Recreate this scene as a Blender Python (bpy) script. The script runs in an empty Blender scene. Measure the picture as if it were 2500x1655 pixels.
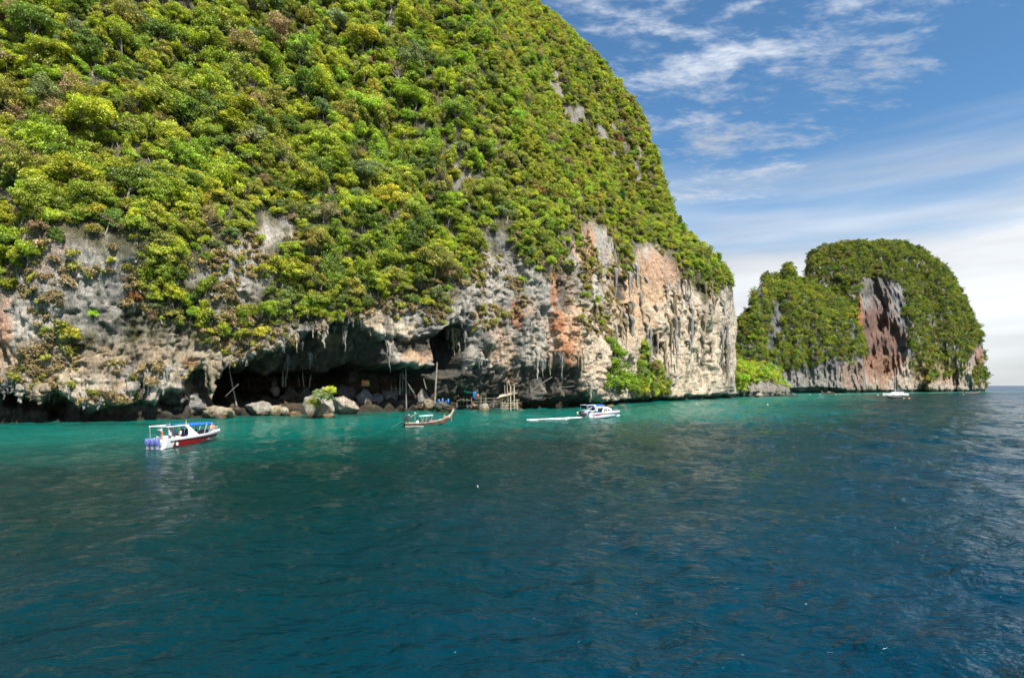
import bpy, bmesh, math, random
import numpy as np
from mathutils import Vector, Matrix, Quaternion

random.seed(7)
RNG = np.random.default_rng(11)
R = math.radians
S = bpy.context.scene
C = S.collection

# ------------------------------------------------------------------ camera, sky, sun, exposure
F, CX, HY, CAMZ = 1389.0, 1250.0, 941.0, 7.0        # lens in photo pixels, centre column, horizon row, deck height
cd = bpy.data.cameras.new('camera')
cam = bpy.data.objects.new('camera', cd); C.objects.link(cam)
cd.sensor_width = 36.0
cd.lens = 36.0 * F / 2500.0
cd.shift_y = (HY - 827.5) / 2500.0
cd.clip_start, cd.clip_end = 0.5, 60000.0
cam.location = (0, 0, CAMZ); cam.rotation_euler = (R(90), 0, 0)
S.camera = cam

SUN = Vector((0.50, -0.66, 1.06)).normalized()       # towards the sun: behind the camera, to its right, high
sun_el = math.asin(SUN.z); sun_az = math.atan2(SUN.x, SUN.y)
w = bpy.data.worlds.new('World'); S.world = w; w.use_nodes = True
nt = w.node_tree; nt.nodes.clear()
def N(tree, typ, **kw):
    n = tree.nodes.new(typ)
    for k, v in kw.items():
        if k.startswith('i_'):
            n.inputs[k[2:].replace('_', ' ')].default_value = v
        else:
            setattr(n, k, v)
    return n
def math_(tree, op, a, b=None, c=None, clamp=False):
    n = tree.nodes.new('ShaderNodeMath'); n.operation = op; n.use_clamp = clamp
    for i, x in enumerate((a, b, c)):
        if x is None: continue
        if isinstance(x, (int, float)): n.inputs[i].default_value = x
        else: tree.links.new(x, n.inputs[i])
    return n.outputs[0]
def sstep(tree, x, a, b, lo=0.0, hi=1.0):
    n = tree.nodes.new('ShaderNodeMapRange'); n.interpolation_type = 'SMOOTHSTEP'
    tree.links.new(x, n.inputs[0])
    for i, v in zip((1, 2, 3, 4), (a, b, lo, hi)): n.inputs[i].default_value = v
    return n.outputs[0]
def mixc(tree, fac, a, b, blend='MIX'):
    n = tree.nodes.new('ShaderNodeMix'); n.data_type = 'RGBA'; n.blend_type = blend
    for i, x in zip((0, 6, 7), (fac, a, b)):
        if isinstance(x, (int, float)): n.inputs[i].default_value = x
        elif isinstance(x, tuple): n.inputs[i].default_value = x if len(x) == 4 else (*x, 1)
        else: tree.links.new(x, n.inputs[i])
    return n.outputs[2]
L = nt.links.new
sky = N(nt, 'ShaderNodeTexSky', sky_type='NISHITA', sun_disc=False, sun_elevation=sun_el, sun_rotation=sun_az,
        altitude=0.0, air_density=1.0, dust_density=0.3, ozone_density=2.2)
tc = N(nt, 'ShaderNodeTexCoord')
sep = N(nt, 'ShaderNodeSeparateXYZ'); L(tc.outputs['Generated'], sep.inputs[0])
X, Y, Z = sep.outputs
zc = math_(nt, 'MAXIMUM', Z, 0.0)
den = math_(nt, 'ADD', zc, 0.10)
comb = N(nt, 'ShaderNodeCombineXYZ')
L(math_(nt, 'DIVIDE', X, den), comb.inputs[0]); L(math_(nt, 'DIVIDE', Y, den), comb.inputs[1])
def cloudnoise(scale, det, rough, loc, rot, sc, dist=0.0):
    m = N(nt, 'ShaderNodeMapping'); m.inputs['Location'].default_value = loc
    m.inputs['Rotation'].default_value = (0, 0, R(rot)); m.inputs['Scale'].default_value = sc
    L(comb.outputs[0], m.inputs[0])
    n = N(nt, 'ShaderNodeTexNoise'); n.inputs['Scale'].default_value = scale
    n.inputs['Detail'].default_value = det; n.inputs['Roughness'].default_value = rough
    n.inputs['Distortion'].default_value = dist
    L(m.outputs[0], n.inputs['Vector'])
    return n.outputs[0]
n_big = cloudnoise(0.55, 2, 0.5, (11.8, 7.65, 0), 0, (1, 1, 1))
n_mid = cloudnoise(3.1, 6, 0.62, (0.3, 1.1, 0), 35, (1.0, 1.9, 1), 0.25)
n_fin = cloudnoise(13.0, 3, 0.6, (0.3, 4.1, 0), 25, (1.0, 1.7, 1), 0.2)
patch = sstep(nt, n_big, 0.36, 0.53)
m1 = math_(nt, 'ADD', math_(nt, 'MULTIPLY', n_mid, 0.7), math_(nt, 'MULTIPLY', n_fin, 0.3))
thr = math_(nt, 'SUBTRACT', m1, math_(nt, 'MULTIPLY', math_(nt, 'SUBTRACT', 1.0, patch), 0.22))
alto = math_(nt, 'MULTIPLY', sstep(nt, thr, 0.44, 0.70), 0.72)
# low stratus: long soft bands that close up towards the horizon
sm = N(nt, 'ShaderNodeMapping'); sm.inputs['Scale'].default_value = (1.2, 1.2, 11.0)
L(tc.outputs['Generated'], sm.inputs[0])
sn = N(nt, 'ShaderNodeTexNoise'); sn.inputs['Scale'].default_value = 1.6; sn.inputs['Detail'].default_value = 5
L(sm.outputs[0], sn.inputs['Vector'])
zb = math_(nt, 'ADD', Z, math_(nt, 'MULTIPLY', math_(nt, 'SUBTRACT', sn.outputs[0], 0.5), 0.30))
strat = sstep(nt, zb, 0.38, 0.14, 0.0, 0.92)
cover = math_(nt, 'SUBTRACT', 1.0, math_(nt, 'MULTIPLY', math_(nt, 'SUBTRACT', 1.0, alto), math_(nt, 'SUBTRACT', 1.0, strat)))
sn2 = N(nt, 'ShaderNodeTexNoise'); sn2.inputs['Scale'].default_value = 1.3; sn2.inputs['Detail'].default_value = 4
sm2 = N(nt, 'ShaderNodeMapping'); sm2.inputs['Scale'].default_value = (1.0, 1.0, 7.0); sm2.inputs['Location'].default_value = (3, 1, 0.2)
L(tc.outputs['Generated'], sm2.inputs[0]); L(sm2.outputs[0], sn2.inputs['Vector'])
cbr = sstep(nt, sn2.outputs[0], 0.32, 0.66, 0.64, 1.10)
ccol = N(nt, 'ShaderNodeVectorMath', operation='SCALE'); ccol.inputs[0].default_value = (8.5, 8.65, 8.8)
L(cbr, ccol.inputs['Scale'])
skyc = mixc(nt, 1.0, sky.outputs[0], (0.78, 1.15, 1.31), 'MULTIPLY')
fin = mixc(nt, cover, skyc, ccol.outputs[0])
bg = N(nt, 'ShaderNodeBackground'); bg.inputs[1].default_value = 0.071
L(fin, bg.inputs[0])
wo = N(nt, 'ShaderNodeOutputWorld'); L(bg.outputs[0], wo.inputs[0])

sd = bpy.data.lights.new('sun', 'SUN'); sd.energy = 5.0; sd.angle = R(0.5); sd.color = (1.0, 0.95, 0.86)
so = bpy.data.objects.new('sun', sd); C.objects.link(so)
so.rotation_euler = Vector((0, 0, -1)).rotation_difference(-SUN).to_euler(); so.location = (200, -200, 300)
S.view_settings.view_transform = 'Standard'; S.view_settings.look = 'None'
S.view_settings.exposure = 0.78; S.view_settings.gamma = 1.0; S.view_settings.use_curve_mapping = False
S.cycles.max_bounces = 4; S.cycles.diffuse_bounces = 2; S.cycles.glossy_bounces = 2
S.cycles.transmission_bounces = 3; S.cycles.transparent_max_bounces = 4
S.cycles.use_denoising = True; S.cycles.use_adaptive_sampling = True; S.cycles.adaptive_threshold = 0.025
S.cycles.sample_clamp_indirect = 6.0

# ------------------------------------------------------------------ helpers
def tag(o, label=None, cat=None, group=None, kind=None):
    if label: o['label'] = label
    if cat: o['category'] = cat
    if group: o['group'] = group
    if kind: o['kind'] = kind
    return o
def link(o, parent=None):
    C.objects.link(o)
    if parent is not None: o.parent = parent
    return o
def mesh_np(name, verts, faces, mat=None, smooth=False):
    """faces: (n,k) int array of one size"""
    me = bpy.data.meshes.new(name)
    verts = np.asarray(verts, np.float32); faces = np.asarray(faces, np.int32)
    k = faces.shape[1]; n = len(faces)
    me.vertices.add(len(verts)); me.vertices.foreach_set('co', verts.ravel())
    me.loops.add(n * k); me.loops.foreach_set('vertex_index', faces.ravel())
    me.polygons.add(n); me.polygons.foreach_set('loop_start', np.arange(0, n * k, k, dtype=np.int32))
    me.polygons.foreach_set('loop_total', np.full(n, k, np.int32))
    if smooth: me.polygons.foreach_set('use_smooth', np.ones(n, bool))
    me.update(calc_edges=True)
    if mat: me.materials.append(mat)
    return me
def vcol(me, name, arr):
    a = me.attributes.new(name, 'FLOAT_COLOR', 'POINT')
    arr = np.asarray(arr, np.float32)
    if arr.shape[1] == 3: arr = np.hstack([arr, np.ones((len(arr), 1), np.float32)])
    a.data.foreach_set('color', np.ascontiguousarray(arr).ravel())
def vflt(me, name, arr, typ='FLOAT'):
    a = me.attributes.new(name, typ, 'POINT')
    a.data.foreach_set('value' if typ in ('FLOAT', 'INT') else 'vector', np.ascontiguousarray(arr, np.float32 if typ != 'INT' else np.int32).ravel())
def empty(name, loc=(0, 0, 0), rz=0.0):
    o = bpy.data.objects.new(name, None); C.objects.link(o); o.empty_display_size = 0.3
    o.location = loc; o.rotation_euler = (0, 0, rz); return o
def copy_tree(o, parent=None):
    c = o.copy(); C.objects.link(c); c.parent = parent
    for ch in o.children: copy_tree(ch, c)
    return c
def unproj(x, y, D):
    """the point at depth D (metres ahead) behind a photo pixel"""
    return Vector(((x - CX) / F * D, D, CAMZ + (HY - y) / F * D))
def onwater(x, y):
    D = CAMZ * F / (y - HY); return Vector(((x - CX) / F * D, D, 0))
def proj(P):
    P = np.asarray(P); return CX + F * P[..., 0] / P[..., 1], HY - F * (P[..., 2] - CAMZ) / P[..., 1]

_perm = np.random.default_rng(3).permutation(256).astype(np.int32); _perm = np.concatenate([_perm, _perm, _perm])
_g = np.random.default_rng(4).normal(size=(256, 3)); _g /= np.linalg.norm(_g, axis=1)[:, None]; _g = _g.astype(np.float32)
def noise3(x, y, z):
    x, y, z = np.broadcast_arrays(*(np.asarray(a, np.float32) for a in (x, y, z)))
    xi, yi, zi = np.floor(x).astype(np.int32), np.floor(y).astype(np.int32), np.floor(z).astype(np.int32)
    xf, yf, zf = x - xi, y - yi, z - zi
    xi &= 255; yi &= 255; zi &= 255
    u, v, w_ = (t * t * t * (t * (t * 6 - 15) + 10) for t in (xf, yf, zf))
    def gr(dx, dy, dz):
        h = _perm[_perm[_perm[xi + dx] + yi + dy] + zi + dz]
        g = _g[h]
        return g[..., 0] * (xf - dx) + g[..., 1] * (yf - dy) + g[..., 2] * (zf - dz)
    def lerp(a, b, t): return a + (b - a) * t
    x0 = lerp(lerp(gr(0, 0, 0), gr(1, 0, 0), u), lerp(gr(0, 1, 0), gr(1, 1, 0), u), v)
    x1 = lerp(lerp(gr(0, 0, 1), gr(1, 0, 1), u), lerp(gr(0, 1, 1), gr(1, 1, 1), u), v)
    return lerp(x0, x1, w_) * 1.6
def fbm(x, y, z=0.0, o=4, g=0.5):
    r = 0; a = 1.0
    for i in range(o):
        r = r + a * noise3(x * 2 ** i + 17.3 * i, y * 2 ** i + 5.1 * i, np.asarray(z) * 2 ** i + 9.7 * i); a *= g
    return r
def ridged(x, y, z=0.0, o=3):
    r = 0; a = 1.0
    for i in range(o):
        r = r + a * (1 - 2 * np.abs(noise3(x * 2 ** i + 3.3 * i, y * 2 ** i + 7.1 * i, np.asarray(z) * 2 ** i + 1.7 * i))); a *= 0.5
    return r
def worley2(x, y, seed=0):
    """F1, F2, cell id of 2-D cellular noise"""
    xi, yi = np.floor(x).astype(np.int64), np.floor(y).astype(np.int64)
    f1 = np.full(x.shape, 9.0, np.float32); f2 = f1.copy(); cid = np.zeros(x.shape, np.float32)
    for dx in (-1, 0, 1):
        for dy in (-1, 0, 1):
            cx, cy = xi + dx, yi + dy
            h = (cx * 374761393 + cy * 668265263 + seed * 974711) & 0x7fffffff
            h = ((h ^ (h >> 13)) * 1274126177) & 0x7fffffff
            a = ((h >> 3) & 1023) / 1023.0; b = ((h >> 13) & 1023) / 1023.0; c = ((h >> 7) & 1023) / 1023.0
            d = (cx + a - x) ** 2 + (cy + b - y) ** 2
            near = d < f1
            f2 = np.where(near, f1, np.minimum(f2, d)); f1 = np.where(near, d, f1); cid = np.where(near, c, cid)
    return np.sqrt(f1), np.sqrt(f2), cid
def facets(x, y, seed=0):
    """broken blocks: every cell is a flat piece with its own tilt and step"""
    xi, yi = np.floor(x).astype(np.int64), np.floor(y).astype(np.int64); best = np.full(x.shape, 9.0, np.float32); out = np.zeros(x.shape, np.float32); f2 = best.copy()
    for dx in (-1, 0, 1):
        for dy in (-1, 0, 1):
            cx, cy = xi + dx, yi + dy; h = (cx * 374761393 + cy * 668265263 + seed * 974711) & 0x7fffffff; h = ((h ^ (h >> 13)) * 1274126177) & 0x7fffffff; h = h ^ (h >> 11)
            a, b, c, e, g = (((h >> k) & 255) / 255.0 for k in (2, 9, 14, 19, 22)); ox, oy = x - cx - a, y - cy - b; d = ox * ox + oy * oy
            val = (c - .5) + ox * (e - .5) * 2.2 + oy * (g - .5) * 2.2; near = d < best; f2 = np.where(near, best, np.minimum(f2, d)); out = np.where(near, val, out); best = np.where(near, d, best)
    return out - .45 * (1 - ss(.0, .12, np.sqrt(f2) - np.sqrt(best)))
def ss(a, b, x):
    t = np.clip((x - a) / (b - a), 0, 1); return t * t * (3 - 2 * t)

# ------------------------------------------------------------------ materials
MATS = {}
def simple(name, col, rough=0.5, metal=0.0, spec=None, var=0.0, vscale=3.0, bump=0.0):
    if name in MATS: return MATS[name]
    m = bpy.data.materials.new(name); m.use_nodes = True; t = m.node_tree
    b = t.nodes['Principled BSDF']; b.inputs['Base Color'].default_value = (*col, 1)
    b.inputs['Roughness'].default_value = rough; b.inputs['Metallic'].default_value = metal
    if spec is not None: b.inputs['Specular IOR Level'].default_value = spec
    if var or bump:
        g = t.nodes.new('ShaderNodeTexCoord')
        n = t.nodes.new('ShaderNodeTexNoise'); n.inputs['Scale'].default_value = vscale; n.inputs['Detail'].default_value = 6
        t.links.new(g.outputs['Object'], n.inputs['Vector'])
        lo = tuple(c * (1 - var) for c in col); hi = tuple(min(1, c * (1 + var)) for c in col)
        t.links.new(mixc(t, sstep(t, n.outputs[0], 0.3, 0.7), lo, hi), b.inputs['Base Color'])
        if bump:
            bp = t.nodes.new('ShaderNodeBump'); bp.inputs['Strength'].default_value = bump; bp.inputs['Distance'].default_value = 0.05
            t.links.new(n.outputs[0], bp.inputs['Height']); t.links.new(bp.outputs[0], b.inputs['Normal'])
    MATS[name] = m; return m
def rock_mat(name, bump_dist=0.5, scale=1.0):
    """limestone: colour from the stored iron and lichen stains and painted recess shade, with grain, cracks and fine relief"""
    m = bpy.data.materials.new(name); m.use_nodes = True; t = m.node_tree; b = t.nodes['Principled BSDF']
    at = N(t, 'ShaderNodeAttribute', attribute_name='stain_shade')
    geo = N(t, 'ShaderNodeNewGeometry')
    def nz(sc, det, sv=(1, 1, 1), rough=0.6):
        mp = N(t, 'ShaderNodeMapping'); mp.inputs['Scale'].default_value = tuple(sc * s * scale for s in sv)
        t.links.new(geo.outputs['Position'], mp.inputs[0])
        n = N(t, 'ShaderNodeTexNoise'); n.inputs['Scale'].default_value = 1.0; n.inputs['Detail'].default_value = det
        n.inputs['Roughness'].default_value = rough
        t.links.new(mp.outputs[0], n.inputs['Vector']); return n.outputs[0]
    a = nz(0.9, 5); st = nz(2.2, 4, (1, 1, 0.07)); fi = nz(4.5, 3, (1, 1, .6))
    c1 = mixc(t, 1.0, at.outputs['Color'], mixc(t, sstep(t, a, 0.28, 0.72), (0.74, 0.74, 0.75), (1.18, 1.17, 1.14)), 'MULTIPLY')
    c2 = mixc(t, sstep(t, st, 0.50, 0.66, 0.0, 0.6), c1, mixc(t, 1.0, c1, (0.38, 0.40, 0.42), 'MULTIPLY'))
    c3 = mixc(t, 1.0, c2, mixc(t, sstep(t, fi, 0.3, 0.7), (0.84, 0.84, 0.84), (1.13, 1.13, 1.13)), 'MULTIPLY')
    t.links.new(c3, b.inputs['Base Color'])
    b.inputs['Roughness'].default_value = 0.9; b.inputs['Specular IOR Level'].default_value = 0.2
    vo = N(t, 'ShaderNodeTexVoronoi', feature='DISTANCE_TO_EDGE'); vm = N(t, 'ShaderNodeMapping'); vm.inputs['Scale'].default_value = (.55 * scale, .55 * scale, .8 * scale)
    wv = N(t, 'ShaderNodeVectorMath', operation='MULTIPLY_ADD'); wv.inputs[1].default_value = (1.6, 1.6, 1.6)
    wc = N(t, 'ShaderNodeCombineXYZ'); [t.links.new(a, wc.inputs[q]) for q in range(3)]
    t.links.new(wc.outputs[0], wv.inputs[0]); t.links.new(vm.outputs[0], wv.inputs[2]); t.links.new(geo.outputs['Position'], vm.inputs[0]); t.links.new(wv.outputs[0], vo.inputs['Vector'])
    crk = sstep(t, vo.outputs['Distance'], 0.0, 0.09)
    h = math_(t, 'ADD', math_(t, 'MULTIPLY', crk, 0.5), math_(t, 'MULTIPLY', a, 1.0))
    h = math_(t, 'ADD', h, math_(t, 'ADD', math_(t, 'MULTIPLY', fi, 0.45), math_(t, 'MULTIPLY', st, 0.6)))
    bp = N(t, 'ShaderNodeBump'); bp.inputs['Strength'].default_value = 1.0; bp.inputs['Distance'].default_value = bump_dist
    t.links.new(h, bp.inputs['Height']); t.links.new(bp.outputs[0], b.inputs['Normal'])
    return m
M_ROCK = rock_mat('limestone', 0.30)
M_FARROCK = rock_mat('far_limestone', 0.7, 0.45)
# ------------------------------------------------------------------ main island: a stack of contours over a shoreline
NIN = np.array([-0.62, 0.785])                      # inland direction
CTRL = np.array([(-330, -30), (-230, 40), (-170, 72), (-125, 94), (-95, 103.5), (-76, 110), (-64, 122), (-44, 135), (-27, 148), (0, 162),
                 (18, 170), (28, 179), (34, 194), (46, 222), (62, 246), (88, 275), (113, 304), (126, 324), (128.5, 336), (121, 350),
                 (100, 372), (60, 410), (10, 470), (-60, 540)], float)
def catmull(P, n=60):
    out = []
    Q = np.vstack([2 * P[0] - P[1], P, 2 * P[-1] - P[-2]])
    for i in range(1, len(Q) - 2):
        t = np.linspace(0, 1, n, endpoint=False)[:, None]
        a, b, c, d = Q[i - 1], Q[i], Q[i + 1], Q[i + 2]
        out.append(0.5 * (2 * b + (c - a) * t + (2 * a - 5 * b + 4 * c - d) * t ** 2 + (3 * b - a - 3 * c + d) * t ** 3))
    return np.vstack(out + [P[-1:]])
fine = catmull(CTRL)
seg = np.linalg.norm(np.diff(fine, axis=0), axis=1); arc = np.concatenate([[0], np.cumsum(seg)])
def at_arc(s): return np.stack([np.interp(s, arc, fine[:, 0]), np.interp(s, arc, fine[:, 1])], -1)
i_tip = int(np.argmax(fine[:, 0] / np.maximum(fine[:, 1], 60)))
s_list = [0.0]
while s_list[-1] < arc[-1]:
    p = at_arc(s_list[-1]); s_ = s_list[-1]
    vis = p[1] > 85 and s_ < arc[i_tip] + 12
    s_list.append(s_ + (0.0026 * p[1] if vis else 3.0))
SA = np.array(s_list); BB = at_arc(SA); nS = len(SA)
TT = np.gradient(BB, axis=0); TT /= np.linalg.norm(TT, axis=1)[:, None]
OUT = np.stack([TT[:, 1], -TT[:, 0]], -1)
hs = [-3.0]
while hs[-1] < 352: hs.append(hs[-1] + (0.29 if hs[-1] < 58 else min(0.29 + (hs[-1] - 58) * 0.012, 2.2)))
HH = np.array(hs); nH = len(HH)
TIPO = np.array([(-5, 0), (48, 0), (67, 3), (77, 9.7), (88, 21), (102.6, 33.7), (115, 40), (132, 46.5), (158, 56.5), (182, 67), (206, 82), (232, 102),
                 (259, 124), (284, 150), (308, 190), (320, 225), (334, 270), (352, 340)])
LEFO = np.array([(-5, 0), (6, 0), (20, 2.4), (33, 6), (40, 9), (48, 13), (60, 19.5), (78, 28), (100, 39), (130, 54), (160, 69), (200, 92), (240, 121), (290, 165), (330, 215), (345, 260), (352, 330)])
wS = ss(5, 110, BB[:, 0]); wS[int(np.searchsorted(SA, arc[i_tip])):] = 1.0
oL = np.interp(HH, LEFO[:, 0], LEFO[:, 1]); oT = np.interp(HH, TIPO[:, 0], TIPO[:, 1])
OB = oL[None] * (1 - wS[:, None]) + (oT + 3.5 * ss(58, 90, HH))[None] * wS[:, None]                     # (nS,nH)
Sg, Hg = np.meshgrid(SA, HH, indexing='ij')
P0 = np.empty((nS, nH, 3)); P0[..., :2] = BB[:, None] + NIN * OB[..., None]; P0[..., 2] = Hg
with np.errstate(divide='ignore', invalid='ignore'):
    PX, PY = proj(np.where(P0[..., 1:2] > 20, P0, np.array([-900., 30., 0.])))
front = Sg < arc[i_tip] + 4
rock_w = 1 - ss(30, 60, Hg - 0.25 * BB[:, None, 0])                             # 1 on the sea wall, 0 on the wooded slope
# -- caves and overhangs: depth into the rock, drawn where the photograph shows the lips
def tab(x, pts): p = np.array(pts, float); return np.interp(x, p[:, 0], p[:, 1])
wob = 7 * fbm(Sg / 6, Hg / 6, 3.1, 3)
fringe = 9 * ridged(Sg / 1.9, Hg / 14, 1.3, 2) + 5 * noise3(Sg / 0.7, Hg / 9, 6.3)
wx, wy = PX + wob * 1.1 + 5 * noise3(Sg / 2.2, Hg / 2.2, 8.8), PY + wob * 0.9 + 5 * noise3(Sg / 1.7, Hg / 1.7, 1.0) - np.clip(fringe, -4, 14)
DEP = np.zeros((nS, nH))
lip = tab(wx, [(530, 960), (542, 912), (570, 888), (605, 868), (648, 852), (690, 837), (711, 824), (738, 810), (764, 801), (791, 791), (829, 774), (859, 777), (890, 789),
               (922, 810), (935, 818), (984, 813), (1027, 803), (1079, 793), (1111, 784), (1138, 782), (1147, 800), (1152, 850), (1156, 900)])
inner = tab(wx, [(530, 965), (545, 915), (620, 902), (648, 892), (690, 901), (753, 895), (806, 893), (859, 890), (890, 882), (922, 880), (945, 882), (991, 884), (1031, 888), (1060, 897), (1075, 915), (1100, 930), (1135, 950), (1150, 960)])
side = ss(528, 545, wx) * (1 - ss(1128, 1150, wx))
t_ceil = np.clip((wy - lip) / np.maximum(inner - lip, 4), 0, 1.0)
main_c = 2.6 * ss(0.0, 0.07, t_ceil) + 13.0 * t_ceil
blk = ss(936, 952, wx) * (1 - ss(1058, 1072, wx))                               # the hanging block keeps near the face
blk_d = 3.2 * ss(0, 0.25, t_ceil) * (1 - 0.85 * ss(0.45, 0.85, t_ceil))
band = main_c * (1 - blk) + blk_d * blk
rightc = ss(1058, 1090, wx); band = band * (1 - rightc) + rightc * 6.0 * t_ceil ** 1.3
deep = ss(0, 9, wy - inner) * (1 - ss(1040, 1110, wx)) * 24.0
CAVE = side * (band + deep)
floor_t = ss(944, 1001, wy)                                                     # boulder floor climbs inward
CAVE = CAVE * (1 - floor_t) + side * 7.0 * floor_t
hole = ss(1064, 1074, wx) * (1 - ss(1141, 1150, wx)) * ss(0, 7, wy - np.maximum(lip, 784)) * (1 - ss(892, 922, wy + 0.15 * (wx - 1100)))
CAVE = np.maximum(CAVE, hole * 15.0)
lip2 = tab(wx, [(1058, 1010), (1075, 925), (1100, 908), (1149, 893), (1174, 879), (1195, 877), (1238, 886), (1259, 893), (1271, 888), (1311, 871), (1343, 878), (1364, 871), (1400, 868), (1418, 872), (1428, 935), (1450, 955), (1480, 978)])
t2 = np.clip((wy - lip2) / np.maximum(985 - lip2, 5), 0, 1)
CAVE = np.maximum(CAVE, 9.0 * t2 ** 0.8 * ss(1060, 1110, wx) * (1 - ss(1425, 1480, wx)))
def hollow(x, y, rx, ry, d, soft=0.35):
    q = np.sqrt(((wx - x) / rx) ** 2 + ((wy - y) / ry) ** 2); return d * (1 - ss(1 - soft, 1 + soft, q))
for a in [(22, 962, 20, 30, 4), (140, 985, 34, 34, 6), (505, 955, 40, 52, 6), (440, 975, 45, 28, 5), (350, 945, 18, 30, 2.5), (75, 985, 24, 18, 4),
          (1592, 838, 17, 34, 5), (1640, 985, 60, 12, 3), (1720, 850, 10, 50, 2.5), (1510, 700, 16, 34, 3), (1385, 720, 26, 40, 2.2), (1290, 905, 24, 16, 3),
          (75, 700, 12, 24, 1.5), (360, 905, 16, 24, 2), (1245, 690, 16, 10, 1.3), (1010, 715, 40, 12, 2.0), (1520, 900, 14, 40, 2)]:
    CAVE = np.maximum(CAVE, hollow(*a))
for x, y, rx, ry, d in [(1346, 962, 20, 30, 7), (1388, 962, 12, 26, 5), (1010, 868, 30, 16, 1.6), (1600, 760, 12, 90, 2.4), (1618, 900, 9, 70, 1.6), (1660, 800, 8, 90, 1.2), (1745, 860, 14, 90, 1.8),
                        (105, 965, 26, 24, 2.5), (250, 985, 60, 22, 2.0), (1180, 830, 40, 40, 1.5), (1470, 900, 22, 60, 2.0), (445, 985, 44, 34, 3.0), (40, 745, 30, 50, 0.5)]:
    CAVE = CAVE - d * np.exp(-((wx - x) / rx) ** 2 - ((wy - y) / ry) ** 2) * (PX > -300)
# -- tidal notch along the whole foot
hn = np.interp(BB[:, 0], [-130, -60, 0, 30, 60, 126], [4.3, 3.6, 2.2, 2.0, 2.0, 2.6])[:, None] * (1 + 0.55 * fbm(Sg / 5.0, 2.2, 0.3, 3))
notch = (1 - ss(hn - 0.5, hn + 0.5, Hg + 0.5 * noise3(Sg / 0.8, Hg, 4.4))) * np.interp(BB[:, 0], [-60, 0, 60], [4.2, 4.5, 3.0])[:, None]
DEP = np.where(front, np.maximum(CAVE, 0) + np.minimum(CAVE, 0) + notch * (1 - 0.8 * side) * (CAVE < 7.5), 2.5 * (Hg < 2.5))
def blur(A, k):
    for ax in (0, 1):
        B_ = np.pad(A, [(k, k) if i == ax else (0, 0) for i in (0, 1)], mode='edge'); cs = np.cumsum(B_, axis=ax)
        z = np.zeros_like(np.take(cs, [0], axis=ax)); cs = np.concatenate([z, cs], axis=ax); n = 2 * k + 1
        A = (np.take(cs, range(n, cs.shape[ax]), axis=ax) - np.take(cs, range(0, cs.shape[ax] - n), axis=ax)) / n
    return A
DEP = blur(DEP, 1)
P1 = P0.copy(); P1[..., :2] += NIN * DEP[..., None]
x_, y_, z_ = P1[..., 0], P1[..., 1], P1[..., 2]
farx = np.clip(P1[..., 1] / 200, 0.6, 1.6)
# relief: ribs and gullies, fluting, ledges, broken blocks
big = 2.6 * fbm(Sg / 26, Hg / 34, 0.7, 2)
slope_big = 7.0 * fbm(Sg / 48, Hg / 75, 8.7, 3) + 3.0 * ridged(Sg / 21, Hg / 60, 2.7, 2)
flute = 0.75 * ridged(Sg / 2.6 + 0.5 * noise3(Sg / 8, Hg / 8, 0), Hg / 17, y_ / 30, 3)
mid = 0.55 * ridged(x_ / 5.0, (y_ + z_ * .2) / 5.0, z_ / 7.0, 3) - .3
blocks = 1.5 * facets(Sg / 4.2 + 0.3 * noise3(Sg / 2, Hg / 2, 5), Hg / 3.0 + 0.3 * noise3(Sg / 2, Hg / 2, 9), 3)
blk_amt = ss(-0.25, 0.35, fbm(Sg / 14, Hg / 10, 6.6, 2))
pits = -2.3 * ss(0.42, 0.78, noise3(Sg / 2.4, Hg / 7.5, 12.2) + 0.35 * noise3(Sg / 1.1, Hg / 1.4, 2.2))
chips = 0.75 * facets(Sg / 1.5 + 0.3 * noise3(Sg / 1.2, Hg / 1.2, 15), Hg / 2.1 + 0.25 * noise3(Sg / 1.1, Hg / 1.1, 19), 8) + 0.3 * ridged(x_ / 1.3, y_ / 1.3, z_ / 2.2, 2)
vcr = -1.0 * (1 - ss(0, 0.10, np.abs(noise3(Sg / 3.4 + 0.35 * noise3(Sg / 3, Hg / 6, 2), Hg / 46, 21.2)))) * ss(-.3, .3, noise3(Sg / 9, Hg / 12, 3.9))
hcr = -0.6 * (1 - ss(0, 0.07, np.abs(noise3(Sg / 16, Hg / 2.9 + 0.25 * noise3(Sg / 3, Hg / 3, 7), 27.2)))) * ss(-.2, .4, noise3(Sg / 11, Hg / 9, 6.9))
strata = 0.25 * noise3(Sg / 9, Hg / 0.75, 3.3)
pale = ss(1485, 1540, PX)
drape = 1.6 * ridged(Sg / 6.5 + 0.7 * noise3(Sg / 12, Hg / 14, 1), Hg / 48, 7.7, 3) * ss(-0.5, 0.5, fbm(Sg / 20, Hg / 16, 9.1, 2) + 0.2)
gully = -2.2 * ss(0.55, 0.9, ridged(Sg / 17, Hg / 60, 4.4, 2))
d_rock = big * 0.8 + flute * (0.9 + 0.2 * pale) + mid * (1 - 0.45 * pale) + blocks * blk_amt * (0.9 - 0.6 * pale) + pits * (0.55 - 0.3 * pale) + strata * (1 - pale) + drape * (0.35 + 0.8 * pale) + gully + vcr + hcr * (1 - pale) + chips * (1.0 - 0.35 * pale)
d_rock *= (0.25 + 0.75 * ss(-2, 3, Hg)) * (1 - .08 * ss(620, 480, PX)) * np.where(DEP > 9, 0.8, 1.0)
d_all = rock_w * d_rock * front + (1 - rock_w) * (slope_big + 0.8 * mid + 0.5 * flute) * ss(arc[i_tip] + 120, arc[i_tip] - 30, Sg)[...]*1.0
keep = 0.35 + 0.65 * ss(arc[i_tip] + 6, arc[i_tip] - 30, Sg)
d_all = d_all * keep
P1[..., :2] += OUT[:, None] * d_all[..., None]
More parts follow.
